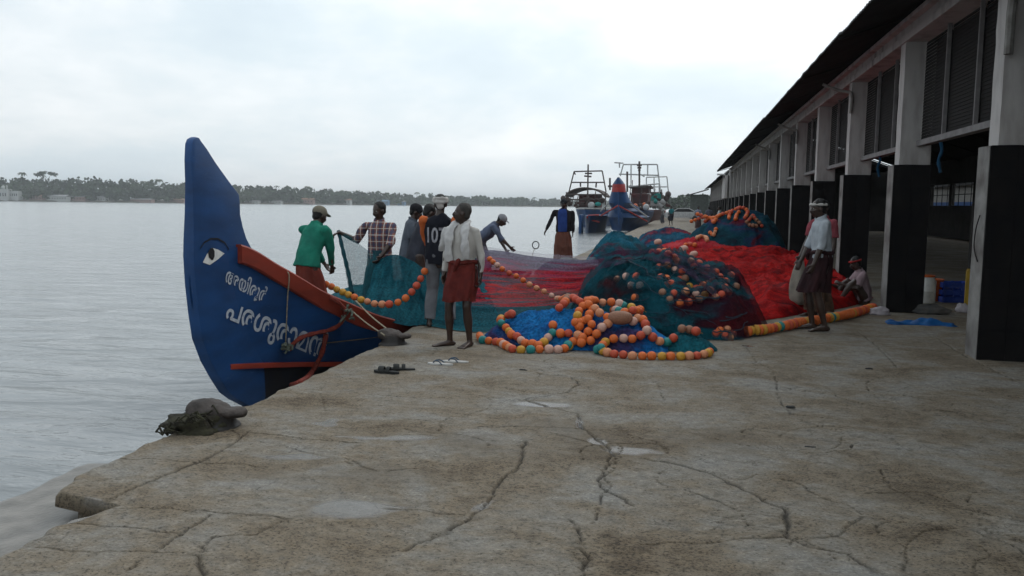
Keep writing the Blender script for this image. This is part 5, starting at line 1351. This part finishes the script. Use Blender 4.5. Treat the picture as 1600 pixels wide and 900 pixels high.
T = [G(1165,512,.05), G(1220,503,.06), G(1290,492,.06), G(1330,484,.06)]; B_ = [G(1168,520,.01), G(1220,512,.01), G(1290,500,.01), G(1335,490,.01)]
sheet('net', 'narrow teal strip of net between the red net and the thick orange float line', T, B_, M_tealnet, 60, 12, fold=.03, seed=22)
for (c, rx, ry, H, sd, ms, lab) in [((-1.42,18.6), .95, 1.5, .92, 41, [(.3, (.006,.035,.055)), (.45, (.010,.09,.14)), (.55, (.006,.05,.07)), (.64, (.06,.015,.035)), (.8, (.10,.012,.03))], 'pointed heap of teal net behind the big heap, in front of the moored boats'),
      ((-1.95,16.6), 1.0, .9, .40, 42, [(.3, (.20,.008,.012)), (.6, (.42,.014,.014))], 'low heap of bright red net at the left behind the stretched net'),
      ((-2.75,19.6), .65, 1.4, .30, 43, [(.3, (.05,.055,.06)), (.6, (.12,.13,.13))], 'low grey tangle of net at the quay edge right of the brown lungi'),
      ((.30,24.0), 1.55, 1.9, .62, 44, [(.3, (.13,.010,.016)), (.5, (.32,.014,.022)), (.68, (.40,.05,.06)), (.8, (.05,.02,.06))], 'rounded heap of crimson net left of the far float pile'),
      ((-.50,29.0), 1.3, 2.6, .85, 45, [(.3, (.006,.03,.055)), (.45, (.008,.07,.12)), (.54, (.012,.02,.05)), (.62, (.14,.02,.035)), (.8, (.2,.02,.03))], 'heap of blue-green net at the far left of the crimson net')]:
    tag(heap('net', netmat('pile_net', ms, alpha=(1, 1), scale=1.2, stretch=(1, 1, 2)), c, rx, ry, H, seed=sd, fold=.14, fs=1.6), lab, 'net')
fh = thing('net_heap', 'far high pile of dark teal net topped with loops of orange floats by the pillars', 'net heap', (1.7, 28, 0))
fcore = heap('folded_net', netmat('far_pile_net', [(.28, (.07,.010,.018)), (.40, (.006,.02,.032)), (.50, (.007,.05,.07)), (.58, (.010,.035,.08)), (.66, (.09,.010,.02)), (.8, (.12,.015,.03))], alpha=(1, 1), scale=.8, stretch=(1, 1, 2)), (1.55, 27.6), 1.65, 1.9, 1.40, seed=51, fold=.16, fs=1.5, power=2.4, pk=(.3, 0), parent=fh)
BF = bvh_of([fcore] + [o for o in bpy.data.objects if o.name.startswith('net') and o.type == 'MESH' and o.get('label') and ('crimson' in o['label'])])
def onfar(px, py):
    h, n = hit(BF, px, py)
    return (h + Vector((0, -.03, .05))) if h is not None else PY(px, py, 27.3)
LO = [[(510,260),(560,240),(620,220),(680,200),(760,215),(830,225),(900,190),(980,165),(1020,130),(1080,108),(1150,98),(1210,110),(1245,150),(1235,200),(1200,245)],
      [(1000,235),(1005,195),(1025,160),(1060,140)], [(1090,245),(1100,200),(1125,160),(1160,150)], [(590,165),(625,180),(660,185),(700,205)],
      [(580,500),(620,482),(665,488),(700,500),(715,535)], [(755,430),(800,460),(822,410),(838,355)], [(430,590),(475,578),(520,588),(575,600)], [(1260,265),(1315,210),(1345,250),(1385,285),(1420,330),(1440,360)],
      [(1240,290),(1290,340),(1330,330),(1390,360)], [(690,260),(760,240),(800,290),(840,240)]]
LN = ['long orange float line looping over the top of the far pile', 'left standing loop of orange floats on top of the far pile', 'middle standing loop of orange floats on top of the far pile', 'short end of orange floats at the upper left of the far pile',
      'small curl of peach floats between the crimson net and the far pile', 'short upright row of peach floats on the slope of the far pile', 'short row of orange floats at the foot of the crimson net', 'dull reddish floats hanging down the right side of the far pile', 'dull brown floats low on the right side of the far pile', 'orange floats dropping below the long line on the far pile']
for i, (pl, lab) in enumerate(zip(LO, LN)):
    float_line(lab, [onfar(*c5(*q)) for q in pl], .125, gap=.9, pal=['orange','orange','redo'] if i in (0,1,2,3,6,9) else (['peach','orange','peach'] if i in (4,5) else ['brown','redo']), seed=60+i, line=False, group='float lines on the far pile')
for (px, py, Y, d, lab, kx) in [(1028,378,17.2,.12,'small pale round buoy lying behind the big heap, leftmost of the three','pink'), (1068,389,16.6,.14,'pale oval buoy behind the big heap, middle one of three','pink'), (1084,397,16.0,.12,'pale buoy on the red net behind the heap, rightmost of three','pink')]:
    p = PY(px, py, Y); o = bpy.data.objects.new('buoy', FME[kx]); col.objects.link(o); o.location = p; o.scale = (d, d, d*1.4); o.rotation_euler = (0, R(80), R(30)); tag(o, lab, 'buoy', 'pale buoys on the red net')
# the ring held by the man at the quay edge, and its line
p = PY(837, 383, 21.9); rg = MB(); rg.tube([p + Vector((.09*math.cos(a), 0, .10*math.sin(a))) for a in [2*math.pi*i/16 for i in range(17)]], .014, 6); o = rg.build('ring', M_ss)
tag(o, 'dark ring on a thin line held by the man at the quay edge', 'ring')
rope('cord', [p+Vector((-.03,0,-.1)), p+Vector((-.10,0,-.3)), PY(830,404,21)], .008, M_rope, o)
g = person and G(1262, 405, .95)
# ------------------------------------------------------------------ moored boats far down the quay
M_db = mat('far_blue_hull', (.005,.05,.16), .5, (.004,.03,.09), scale=.8); M_fr = mat('far_red_paint', (.32,.03,.03), .6); M_fw = mat('far_white_paint', (.42,.43,.43), .6, (.28,.28,.28), scale=1.5)
M_rust = mat('rusty_steel', (.07,.055,.05), .8, (.045,.03,.028), scale=2); M_fteal = mat('far_teal_sheet', (.02,.22,.20), .8); M_cab = mat('far_cabin_red', (.08,.018,.018), .7, (.04,.018,.018), scale=1.5)
def spx(Y): return (PY(1100, 340, Y) - PY(1000, 340, Y)).length/100     # metres per pixel at that distance
def fhull(levels, L_, mt, parent, name='hull', flare=1.0):
    """levels: (z, half width, bow y offset, centre x); each level is a boat-shaped outline"""
    rings = []
    for z, w_, yb, cx, yc in levels:
        r = []
        for s in (1, -1):
            pts = [(0, 0), (.35, .06), (.62, .15), (.85, .32), (1, .55), (1, .8), (.9, 1)] if s == 1 else [(.9, 1), (1, .8), (1, .55), (.85, .32), (.62, .15), (.35, .06)]
            for a, t in pts: r.append(Vector((cx + s*a*w_, yc + yb + t*L_*(1 if z < 1.6 else .16), z)))
        rings.append(r)
    mb = MB(); mb.loft(rings); return mb.build(name, mt, parent, world=True, angle=35)
def bars(name, segs, r, mt, parent):
    mb = MB()
    for a, b_ in segs: mb.tube([a, b_], r, 6)
    return mb.build(name, mt, parent, world=True)
def boxpx(name, x0, y0, x1, y1, Y, depth, mt, parent, bevel=.05):
    a = PY(x0, y1, Y); b_ = PY(x1, y0, Y); mb = MB(); mb.box((a.x, Y, a.z), (b_.x, Y+depth, b_.z)); return mb.build(name, mt, parent, world=True, smooth=False, bevel=bevel)
def pz(py, Y, px=950): return PY(px, py, Y).z
# A: left boat with a gantry
Y = 84; A = thing('trawler', 'dark blue trawler with a tapering steel gantry, leftmost of the moored boats', 'boat', (PY(914,330,Y).x, Y, WZ))
cx = PY(914, 330, Y).x; m_ = spx(Y)
fhull([(WZ-.3, 26*m_, 2.0, cx, Y), (.3, 28*m_, 1.2, cx, Y), (pz(328, Y), 31*m_, .3, cx, Y)], 16, M_db, A)
mb = MB(); z = pz(327, Y); mb.loft([[p for p in r] for r in [[Vector((cx+s*31.5*m_*a, Y+.25+t*16, z+dz)) for s, a, t in [(1,0,0),(1,.35,.06),(1,.62,.15),(1,.85,.32),(1,1,.55),(1,1,.8),(1,.9,1),(-1,.9,1),(-1,1,.8),(-1,1,.55),(-1,.85,.32),(-1,.62,.15),(-1,.35,.06)]] for dz in (0, .14)]]); mb.build('rail', M_fw, A, world=True)
boxpx('wheelhouse', 904, 304, 934, 326, Y+5, 5, M_cab, A)
mb = MB(); ca = PY(885, 305, Y+4.5); cb_ = PY(946, 305, Y+4.5); zz = pz(293, Y+4.5)
mb.loft([[Vector((lerp(ca.x, cb_.x, t), yy, lerp(ca.z, zz, math.sin(math.pi*t)**.6) + dz)) for t in [k/14 for k in range(15)]] + [Vector((lerp(ca.x, cb_.x, t), yy, lerp(ca.z, zz, math.sin(math.pi*t)**.6) + dz - .18)) for t in [k/14 for k in range(14, -1, -1)]] for yy, dz in ((Y+3.5, 0), (Y+10, 0))]); mb.build('canopy', M_rust, A, world=True)
Pq = lambda x, y, d=0: PY(x, y, Y+2+d)
bars('gantry', [(Pq(888,304), Pq(897,268)), (Pq(897,268), Pq(941,267)), (Pq(941,267), Pq(947,300)), (Pq(893,285), Pq(944,285)), (Pq(897,268), Pq(899,273)), (Pq(885,300), Pq(885,330)), (Pq(886,304), Pq(948,304)), (Pq(884,312), Pq(946,311)), (Pq(946,300), Pq(946,330))], .07, M_rust, A)
bars('mast', [(Pq(919,257), Pq(918,326)), (Pq(914,271), Pq(925,271)), (Pq(913,275), Pq(924,276)), (Pq(907,292), Pq(907,285)), (Pq(931,293), Pq(932,284)), (Pq(910,310), Pq(926,310))], .085, M_rust, A)
for (x, y) in ((887,312),(890,318),(880,310),(941,313)): 
    mb = MB(); mb.ell(PY(x, y, Y+2.5), (.28,.25,.3)); mb.build('bundle', M_rust, A, world=True)
# B: small blue boat in front of A
Y = 66; B2 = thing('fishing_boat', 'small dark blue fishing boat lying between the two larger moored boats', 'boat', (PY(922,345,Y).x, Y, WZ)); cx = PY(922, 345, Y).x; m_ = spx(Y)
fhull([(WZ-.2, 12*m_, 1.4, cx-6*m_, Y), (.1, 15*m_, .9, cx-4*m_, Y), (pz(337, Y, 920), 18*m_, .0, cx, Y)], 9, M_db, B2)
bars('rail', [(PY(919,337,Y+.5), PY(936,336,Y+1)), (PY(919,337,Y+.5), PY(917,341,Y+.5)), (PY(920,343,Y+.6), PY(936,347,Y+1.5))], .07, M_fr, B2)
mb = MB(); mb.box((cx-17*m_-.06, Y-.1, WZ-.1), (cx-14*m_, Y+1.4, pz(338, Y)+.1)); mb.build('bow_post', M_db, B2, world=True, bevel=.05)
# C: big blue prow
Y = 62; Cb = thing('fishing_boat', 'large blue fishing boat facing the camera with a pointed prow and red collar', 'boat', (PY(966,340,Y).x, Y, WZ)); m_ = spx(Y); cx = PY(966, 330, Y).x
prof = [(362, 29, 1.6, 968), (350, 34, 1.2, 970), (340, 37.5, .7, 973), (330, 38.5, .3, 975)]
fhull([(pz(y, Y, 966), w_*m_, yb, PY(c_, y, Y).x, Y) for y, w_, yb, c_ in prof], 15, M_db, Cb)
prof2 = [(340, 36, .7, 973), (332, 30, .55, 970), (325, 23, .42, 968), (317, 19, .33, 967), (308, 15, .25, 966), (299, 12.2, .18, 966)]
fhull([(pz(y, Y, 966)+ (1.0 if False else 0), w_*m_, yb, PY(c_, y, Y).x, Y-.35) for y, w_, yb, c_ in prof2], 10, M_db, Cb, 'prow')
fhull([(pz(y, Y, 966), w_*m_, .15, PY(966, y, Y).x, Y-.45) for y, w_ in ((300, 11.4), (290, 10.4), (287, 9.6))], 8, M_fr, Cb, 'prow_collar')
fhull([(pz(y, Y, 966), w_*m_, .12, PY(966, y, Y).x, Y-.42) for y, w_ in ((288, 9.5), (283, 6.5), (277, 1.5))], 7, M_db, Cb, 'prow_tip')
bars('rail', [(PY(939,337,Y+2), PY(966,321,Y-.45)), (PY(966,321,Y-.45), PY(1011,346,Y+3))], .06, M_fr, Cb)
bars('white_strake', [(PY(938.5,330,Y+1.8), PY(952,316,Y+.6)), (PY(981,316,Y+.6), PY(1010,338,Y+3))], .06, M_fw, Cb)
boxpx('deckhouse', 985, 303, 1014, 322, Y+9, 4, M_cab, Cb)
bars('deck_post', [(PY(953,297,Y+5), PY(953,278,Y+5)), (PY(980,300,Y+6), PY(980,268,Y+6)), (PY(950,291,Y+5), PY(957,291,Y+5))], .08, M_rust, Cb)
# D: trawler behind with the wide gantry
Y = 92; D_ = thing('trawler', 'trawler with a wide white steel gantry behind the pointed blue prow', 'boat', (PY(1000,330,Y).x, Y, WZ)); cx = PY(1000, 330, Y).x; m_ = spx(Y)
fhull([(WZ-.3, 26*m_, 2, cx, Y), (1.2, 30*m_, .5, cx, Y)], 15, M_cab, D_)
boxpx('wheelhouse', 987, 293, 1014, 318, Y+4, 5, M_cab, D_); boxpx('wheelhouse_roof', 982, 290, 1018, 293.5, Y+3.6, 6, M_rust, D_)
Pq = lambda x, y, d=0: PY(x, y, Y+1+d)
bars('gantry', [(Pq(960,254), Pq(974,255)), (Pq(974,257), Pq(1027,257)), (Pq(974,257), Pq(969,275)), (Pq(1027,257), Pq(1032,300)), (Pq(967,272), Pq(1029,274)), (Pq(986,258), Pq(986,285)), (Pq(1012,258), Pq(1012,275)), (Pq(968,254), Pq(968,262)), (Pq(1000,272), Pq(1007,276)), (Pq(980,292), Pq(1030,287))], .075, M_fw, D_)
bars('mast', [(Pq(999,252), Pq(999,292)), (Pq(995,258), Pq(1003,258)), (Pq(996,262), Pq(1002,262)), (Pq(997,266), Pq(1001,266))], .11, M_rust, D_)
# E: rearmost boat with teal sheet
Y = 104; E_ = thing('trawler', 'rearmost moored trawler with a teal sheet over its deck and a red hull', 'boat', (PY(1022,330,Y).x, Y, WZ)); m_ = spx(Y); cx = PY(1018, 330, Y).x
fhull([(WZ-.3, 15*m_, 2, cx, Y), (.2, 18*m_, .8, cx, Y), (pz(329, Y, 1020), 20*m_, .3, cx, Y)], 12, M_fr, E_)
Pq = lambda x, y, d=0: PY(x, y, Y+1+d)
bars('gantry', [(Pq(1010,277), Pq(1042,276)), (Pq(1042,276), Pq(1045,306)), (Pq(1010,277), Pq(1010,300)), (Pq(1022,277), Pq(1022,300)), (Pq(1012,292), Pq(1044,292)), (Pq(1030,288), Pq(1030,306))], .07, M_fw, E_)
boxpx('deckhouse', 1012, 300, 1034, 320, Y+3, 5, M_rust, E_)
mb = MB(); a = PY(1015, 311, Y+1); b_ = PY(1033, 302, Y+1); mb.loft([[Vector((lerp(a.x, b_.x, t), Y+.8+dy, lerp(a.z, b_.z, math.sin(t*2.2)) - dz)) for t in [k/10 for k in range(11)]] for dy, dz in ((0, .6), (0, 0), (3, .1), (3, .7))], closed=False); mb.build('deck_sheet', M_fteal, E_, world=True)
boxpx('white_locker', 1016, 314, 1030, 322, Y+.6, 1.5, M_fw, E_)
for i, (x, y) in enumerate([(1036,316),(1041,310),(1033,322),(1044,304)]):
    mb = MB(); mb.ell(PY(x, y, Y-3), (.35,.3,.4)); mb.build('gear_bundle', [M_fw, M_rust][i % 2], E_, world=True)
def clutter(root, x0, x1, y0, y1, Y, n, seed):
    c_ = random.Random(seed)
    for i in range(n):
        x = c_.uniform(x0, x1); yb = c_.uniform((y0+y1)/2, y1); k = c_.random()
        if k < .45: bars('pole', [(PY(x, yb, Y+c_.uniform(1, 4)), PY(x+c_.uniform(-5, 5), y0+c_.uniform(-4, 6), Y+c_.uniform(1, 4)))], .045, M_rust, root)
        elif k < .75: mb = MB(); mb.ell(PY(x, yb, Y+c_.uniform(1, 3)), (c_.uniform(.18,.4), .3, c_.uniform(.15,.35))); mb.build('gear_bundle', c_.choice([M_rust, M_fw, M_fteal, M_orp]), root, world=True)
        else: boxpx('locker', x, yb-4, x+c_.uniform(4, 8), yb, Y+c_.uniform(1, 3), .8, c_.choice([M_fw, M_cab, M_rust]), root)
clutter(A, 889, 942, 302, 325, 84, 16, 1); clutter(Cb, 984, 1012, 300, 328, 66, 12, 2); clutter(D_, 975, 1025, 285, 320, 92, 12, 3); clutter(E_, 1012, 1042, 298, 326, 103, 12, 4)
bars('bow_panel_seam', [(PY(966,300,61.3), PY(967,352,61.2))], .035, M_db, Cb)
# white car parked at the far end of the quay
Y = 96; cxx = PY(1067, 330, Y).x; car = thing('car', 'white car parked at the far end of the quay beyond the nets', 'car', (cxx, Y, 0))
mb = MB(); body = [(-2.1,.35),(-2.15,.75),(-1.9,.95),(-1.2,1.02),(-.6,1.42),(.7,1.45),(1.5,1.05),(2.1,.95),(2.15,.4)]
mb.loft([[Vector((x, s*.85, z)) for x, z in body] for s in (-1, -.99, .99, 1)]); mb.build('body', M_fascia, car, bevel=.05)
mb = MB(); win = [(-1.05,1.03),(-.55,1.36),(.65,1.38),(1.25,1.06)]
mb.loft([[Vector((x, s, z)) for x, z in win] for s in (-.862, -.85)]); mb.build('side_window', M_ink, car)
for x in (-1.35, 1.35):
    for s in (-1, 1):
        mb = MB(); mb.tube([(x, s*.70, .31), (x, s*.87, .31)], .31, 16); mb.build('wheel', M_ss, car)
# ------------------------------------------------------------------ far shore
M_leaf = mat('far_foliage', (.035,.060,.025), .9, (.020,.038,.018), scale=.05, bump=0, lo=.4, hi=.6)
M_leaf2 = mat('palm_foliage', (.045,.065,.028), .9, (.03,.045,.02), scale=.1, bump=0)
M_trunk = mat('far_trunk', (.10,.08,.06), .9)
M_bank = mat('shore_bank', (.12,.105,.085), .95, (.07,.07,.05), scale=.05)
SH = [(-1250, 480), (-560, 600), (-470, 640), (-330, 760), (-230, 930), (-120, 1200), (-60, 1450), (80, 1500), (600, 1500)]
def shore(x): return interp(x, SH)
def leafq(mb, c, s, r_):
    n = Vector((r_.gauss(0,1), r_.gauss(0,1), r_.gauss(0,1))).normalized(); a = n.orthogonal().normalized(); b_ = n.cross(a)
    mb.add([c + a*s*math.cos(t)*r_.uniform(.6,1.1) + b_*s*math.sin(t)*r_.uniform(.6,1.1) for t in (0, 1.3, 2.6, 3.9, 5.2)], [(0,1,2,3,4)])
def crown(mb, c, r, h, n, s, r_):
    lobes = [(Vector((r_.uniform(-.6,.6)*r, r_.uniform(-.6,.6)*r, r_.uniform(-.3,.4)*h)), r_.uniform(.4,.65)) for _ in range(5)]
    for _ in range(n):
        l, f = r_.choice(lobes); d = Vector((r_.gauss(0,1), r_.gauss(0,1), r_.gauss(0,1))).normalized()*(r_.uniform(.5,1)**.5)
        leafq(mb, c + l + Vector((d.x*r*f, d.y*r*f, d.z*h*f*.8)), s*r_.uniform(.6,1.2), r_)
def palm(mb, base, h, r_, fr=3.2, nf=13):
    lean_ = Vector((r_.uniform(-.12,.12), 0, 1)); top = base + lean_*h
    mb.tube([base, base.lerp(top, .5)+Vector((r_.uniform(-.4,.4),0,0)), top], [.25,.2,.16], 6, mi=1)
    for i in range(nf):
        a = 2*math.pi*i/nf + r_.uniform(-.2,.2); d = Vector((math.cos(a), math.sin(a), 0)); up = r_.uniform(.1,.75); L_ = fr*r_.uniform(.8,1.15)
        p0 = top; sd = Vector((-d.y, d.x, 0)); prev = None
        for k in range(5):
            t = k/4; c = top + d*L_*t + Vector((0,0, up*L_*t - .95*L_*t*t)); w_ = .42*math.sin(math.pi*(.15+.8*t))*fr/3.2; cur = (c - sd*w_ + Vector((0,0,-w_*.6)), c, c + sd*w_ + Vector((0,0,-w_*.6)))
            if prev: mb.add([prev[0], prev[1], cur[1], cur[0]], [(0,1,2,3)]); mb.add([prev[1], prev[2], cur[2], cur[1]], [(0,1,2,3)])
            prev = cur
TOPS = [(-150,272),(0,279),(70,277),(150,281),(250,286),(400,291),(520,298),(700,306),(850,311),(1000,316),(1150,320)]
mb = MB(); r_ = random.Random(11); x = -1000
def proj_px(p):
    d = CR.transposed() @ (Vector(p)-CAMP); return 800+F*d.x/-d.z
while x < 420:
    ys = shore(x); px_ = proj_px((x, ys, 0))
    if px_ < -60 or px_ > 1200: x += 5; continue
    H_ = PY(px_, interp(px_, TOPS), ys+20).z*1.12; far = ys/640
    for row in range(4):
        h = H_*(.50+.15*row + r_.uniform(-.07, .07)); xx = x + r_.uniform(-2, 2); yy = ys + 6 + row*9 + r_.uniform(-3, 3)
        rr_ = r_.uniform(3.5, 6.0)*far**.5
        if row == 3 and r_.random() < .08: palm(mb, Vector((xx, yy, .3)), h*r_.uniform(.98, 1.10), r_, 3.4*far**.5, 11)
        else:
            crown(mb, Vector((xx, yy, h*.72)), rr_, h*.36, 34, 1.7*far**.6, r_)
            crown(mb, Vector((xx, yy-1, h*.34)), rr_, h*.34, 24, 1.8*far**.6, r_)
    x += 4.2*far
wood = mb.build('wood', [M_leaf, M_trunk], None, smooth=False); tag(wood, 'far wooded shore of palms and dense trees across the water', None, None, 'stuff')
mb = MB(); rows = []
for i in range(120):
    x = -1300 + i*16; y = shore(x); j = 3*mn.noise(Vector((x*.03, 0, 0)))
    rows.append([Vector((x, y-3+j, WZ-.5)), Vector((x, y+j, .2)), Vector((x, y+5+j, .9)), Vector((x, y+400, 2))])
mb.loft(rows, closed=False); tag(mb.build('far_shore', M_bank), 'low bank of the far shore', None, None, 'structure')
# nearer trees beyond the quay end
mb = MB(); r_ = random.Random(5)
for i in range(70):
    x = -12 + i*1.25; y = 330 + r_.uniform(0, 30); h = 6.2 + r_.uniform(-.8, 1.4) + (1.0 if x > 3 else 0)
    crown(mb, Vector((x, y, h*.6)), 2.8, h*.42, 60, .8, r_); crown(mb, Vector((x, y-2, 1.3)), 2.5, 1.6, 25, .8, r_)
tag(mb.build('wood', [M_leaf, M_trunk], None, smooth=False), 'dark trees beyond the far end of the quay', None, None, 'stuff')
mb = MB()
for i in range(44):
    y = 22 + i*1.9; crown(mb, Vector((27 + r_.uniform(0, 3), y, 4.5)), 2.6, 3.0, 70, .5, r_)
tag(mb.build('wood', [M_leaf, M_trunk], None, smooth=False), 'trees behind the market hall', None, None, 'stuff')
# trees that stand out of the treeline
def at_shore(px, back=12):
    best = None; d = ray(px, 316)
    for k in range(300, 1700, 4):
        X = d.x/d.y*k
        if k >= shore(X) + back: return X, k
def top_z(px, py, Y): return PY(px, py, Y).z
for px, py, lab in [(41,268,'tall palm standing clear above the treeline left of the broad crown'), (228,282,'palm above the treeline left of the prow, the shorter of two'), (250,279,'palm above the treeline just left of the blue prow, the taller of two'), (478,290,'tall palm above the distant treeline right of the prow')]:
    X, Yk = at_shore(px, 30); h = top_z(px, py, Yk); mbt = MB(); palm(mbt, Vector((0, 0, 0)), h-1.6, r_, 4.6, 15)
    root = thing('palm_tree', lab, 'palm', (X, Yk, .5)); 
    fr = MB(); tr = MB()
    # split crown and trunk by material
    for f, mi in zip(mbt.f, mbt.m):
        tgt = tr if mi == 1 else fr; tgt.add([mbt.v[i] for i in f], [tuple(range(len(f)))])
    tr.build('trunk', M_trunk, root, smooth=False); fr.build('crown', M_leaf2, root, smooth=False)
X, Yk = at_shore(73, 30); h = top_z(73, 267, Yk); root = thing('broad_tree', 'broad flat-topped tree rising above the treeline near the left edge', 'tree', (X, Yk, .5))
tr = MB(); tr.tube([(0,0,0),(.3,0,h*.45),(-.6,0,h*.75)], [.8,.55,.3], 8); tr.tube([(.2,0,h*.45),(4,0,h*.8)], [.4,.2], 6); tr.tube([(0,0,h*.5),(-5,0,h*.8)], [.4,.2], 6); tr.build('trunk', M_trunk, root)
fr = MB()
for k in range(9): crown(fr, Vector((-8+k*2.1, r_.uniform(-2,2), h*.83 + 1.8*math.sin(math.pi*(k+.5)/9))), 2.6, 2.4, 60, .75, r_)
fr.build('crown', M_leaf, root, smooth=False)
# houses along the far shore
M_hw = mat('far_house_white', (.42,.43,.42), .8, bump=0); M_hp = mat('far_house_pink', (.30,.20,.18), .8, bump=0); M_hb = mat('far_house_blue', (.10,.20,.32), .8, bump=0); M_hr = mat('far_tin_roof', (.26,.26,.27), .7, bump=0); M_ho = mat('far_rusty_roof', (.26,.15,.10), .8, bump=0)
def house(label, px, py_top, w_, m1, m2, back=-1, cat='house', storeys=1, name='house'):
    X, Yk = at_shore(px, 2); Yk -= 3; h = max(2.2, top_z(px, py_top, Yk)); t = thing(name, label, cat, (X, Yk, .3), 0, None)
    mb = MB(); mb.box((-w_/2, 0, -1), (w_/2, 5, h*.72)); mb.build('wall', m1, t, smooth=False)
    mb = MB(); mb.prism([(-w_/2-.5, -.6, h*.72), (w_/2+.5, -.6, h*.72), (w_/2+.5, 2.4, h), (-w_/2-.5, 2.4, h)], (0,0,0), (0,0,.12)); mb.prism([(-w_/2-.5, 2.4, h), (w_/2+.5, 2.4, h), (w_/2+.5, 5.6, h*.72), (-w_/2-.5, 5.6, h*.72)], (0,0,0), (0,0,.12)); mb.build('roof', m2, t, smooth=False)
    n_ = max(2, int(w_/2.5))
    for k in range(n_):
        xx = -w_/2 + w_*(k+.5)/n_; mb = MB(); mb.box((xx-.45, -.05, h*.28), (xx+.45, -.01, h*.5)); mb.build('window', M_ink, t, smooth=False)
    return t
X, Yk = at_shore(10, 2); Yk -= 4; mq = thing('mosque', 'white domed waterside building at the extreme left of the far shore', 'building', (X, Yk, .3)); hh = top_z(10, 296, Yk)
mb = MB(); mb.box((-6, 0, -1), (5, 7, hh)); mb.build('wall', M_hw, mq, smooth=False)
mb = MB(); mb.ell((-1.5, 3, hh+1.0), (1.7,1.7,2.0)); mb.tube([(-1.5,3,hh+2.6),(-1.5,3,hh+3.8)], .12, 6); mb.build('dome', M_hw, mq)
for xx in (-5.2, 4.0):
    mb = MB(); mb.tube([(xx,1,hh),(xx,1,hh+2.4)], .45, 8); mb.ell((xx,1,hh+2.6), (.55,.55,.7)); mb.build('minaret', M_hw, mq)
for k in range(4):
    mb = MB(); mb.box((-4.6+k*2.4, -.05, hh*.35), (-3.6+k*2.4, -.01, hh*.65)); mb.build('window', M_ink, mq, smooth=False)
X, Yk = at_shore(25, 2); Yk -= 5; t = thing('house', 'long white flat-roofed building beside the domed one at the left', 'house', (X+1, Yk, .3)); hh = top_z(25, 299, Yk)
mb = MB(); mb.box((-3, 0, -1), (5.5, 6, hh)); mb.build('wall', M_hw, t, smooth=False)
for k in range(4):
    mb = MB(); mb.box((-2.2+k*2, -.05, hh*.45), (-1.2+k*2, -.01, hh*.72)); mb.build('window', M_ink, t, smooth=False)
for args in [('tin-roofed shack on the far shore, first one right of the white buildings', 60, 305, 12, M_hp, M_ho), ('pale shed under a long grey roof on the far shore, left of centre', 92, 305, 20, M_hw, M_hr), ('pinkish low house on the far shore between two pale sheds', 125, 306, 14, M_hp, M_hr),
             ('bright tin roof among trees on the far shore midway to the prow', 160, 307, 10, M_hw, M_hr), ('long low shack with a pale roof on the far shore left of the prow', 222, 311, 22, M_hp, M_hr), ('rust-roofed house on the far shore touching the left of the prow', 278, 311, 16, M_hp, M_ho),
             ('small white house on the far shore just right of the prow', 395, 314, 14, M_hw, M_hr), ('pale waterside house on the far shore above the green shirt', 432, 314, 12, M_hw, M_hr), ('pinkish peaked house on the far shore right of the pale cap', 482, 310, 12, M_hp, M_ho), ('white peaked house on the far shore above the fan of net', 540, 311, 12, M_hw, M_ho),
             ('blue-walled house on the far shore above the plaid shirt', 592, 313, 22, M_hb, M_hb), ('second blue house on the far shore left of the dark cap', 622, 314, 16, M_hb, M_hr)]:
    house(*args)
# ------------------------------------------------------------------ air
mb = MB(); mb.box((-4600,-80,-3.2), (4600,6100,60)); hz = mb.build('haze', newmat('haze_air')[0], None, smooth=False)
m = hz.data.materials[0]; nt = m.node_tree; nt.nodes.clear(); ou = N(nt, 'ShaderNodeOutputMaterial'); pv = N(nt, 'ShaderNodeVolumePrincipled')
pv.inputs['Color'].default_value = (.93,.97,1.0,1); pv.inputs['Density'].default_value = .00032; pv.inputs['Anisotropy'].default_value = .1; L(nt, pv.outputs[0], ou.inputs['Volume'])
tag(hz, 'humid pale haze over the harbour', None, None, 'stuff')
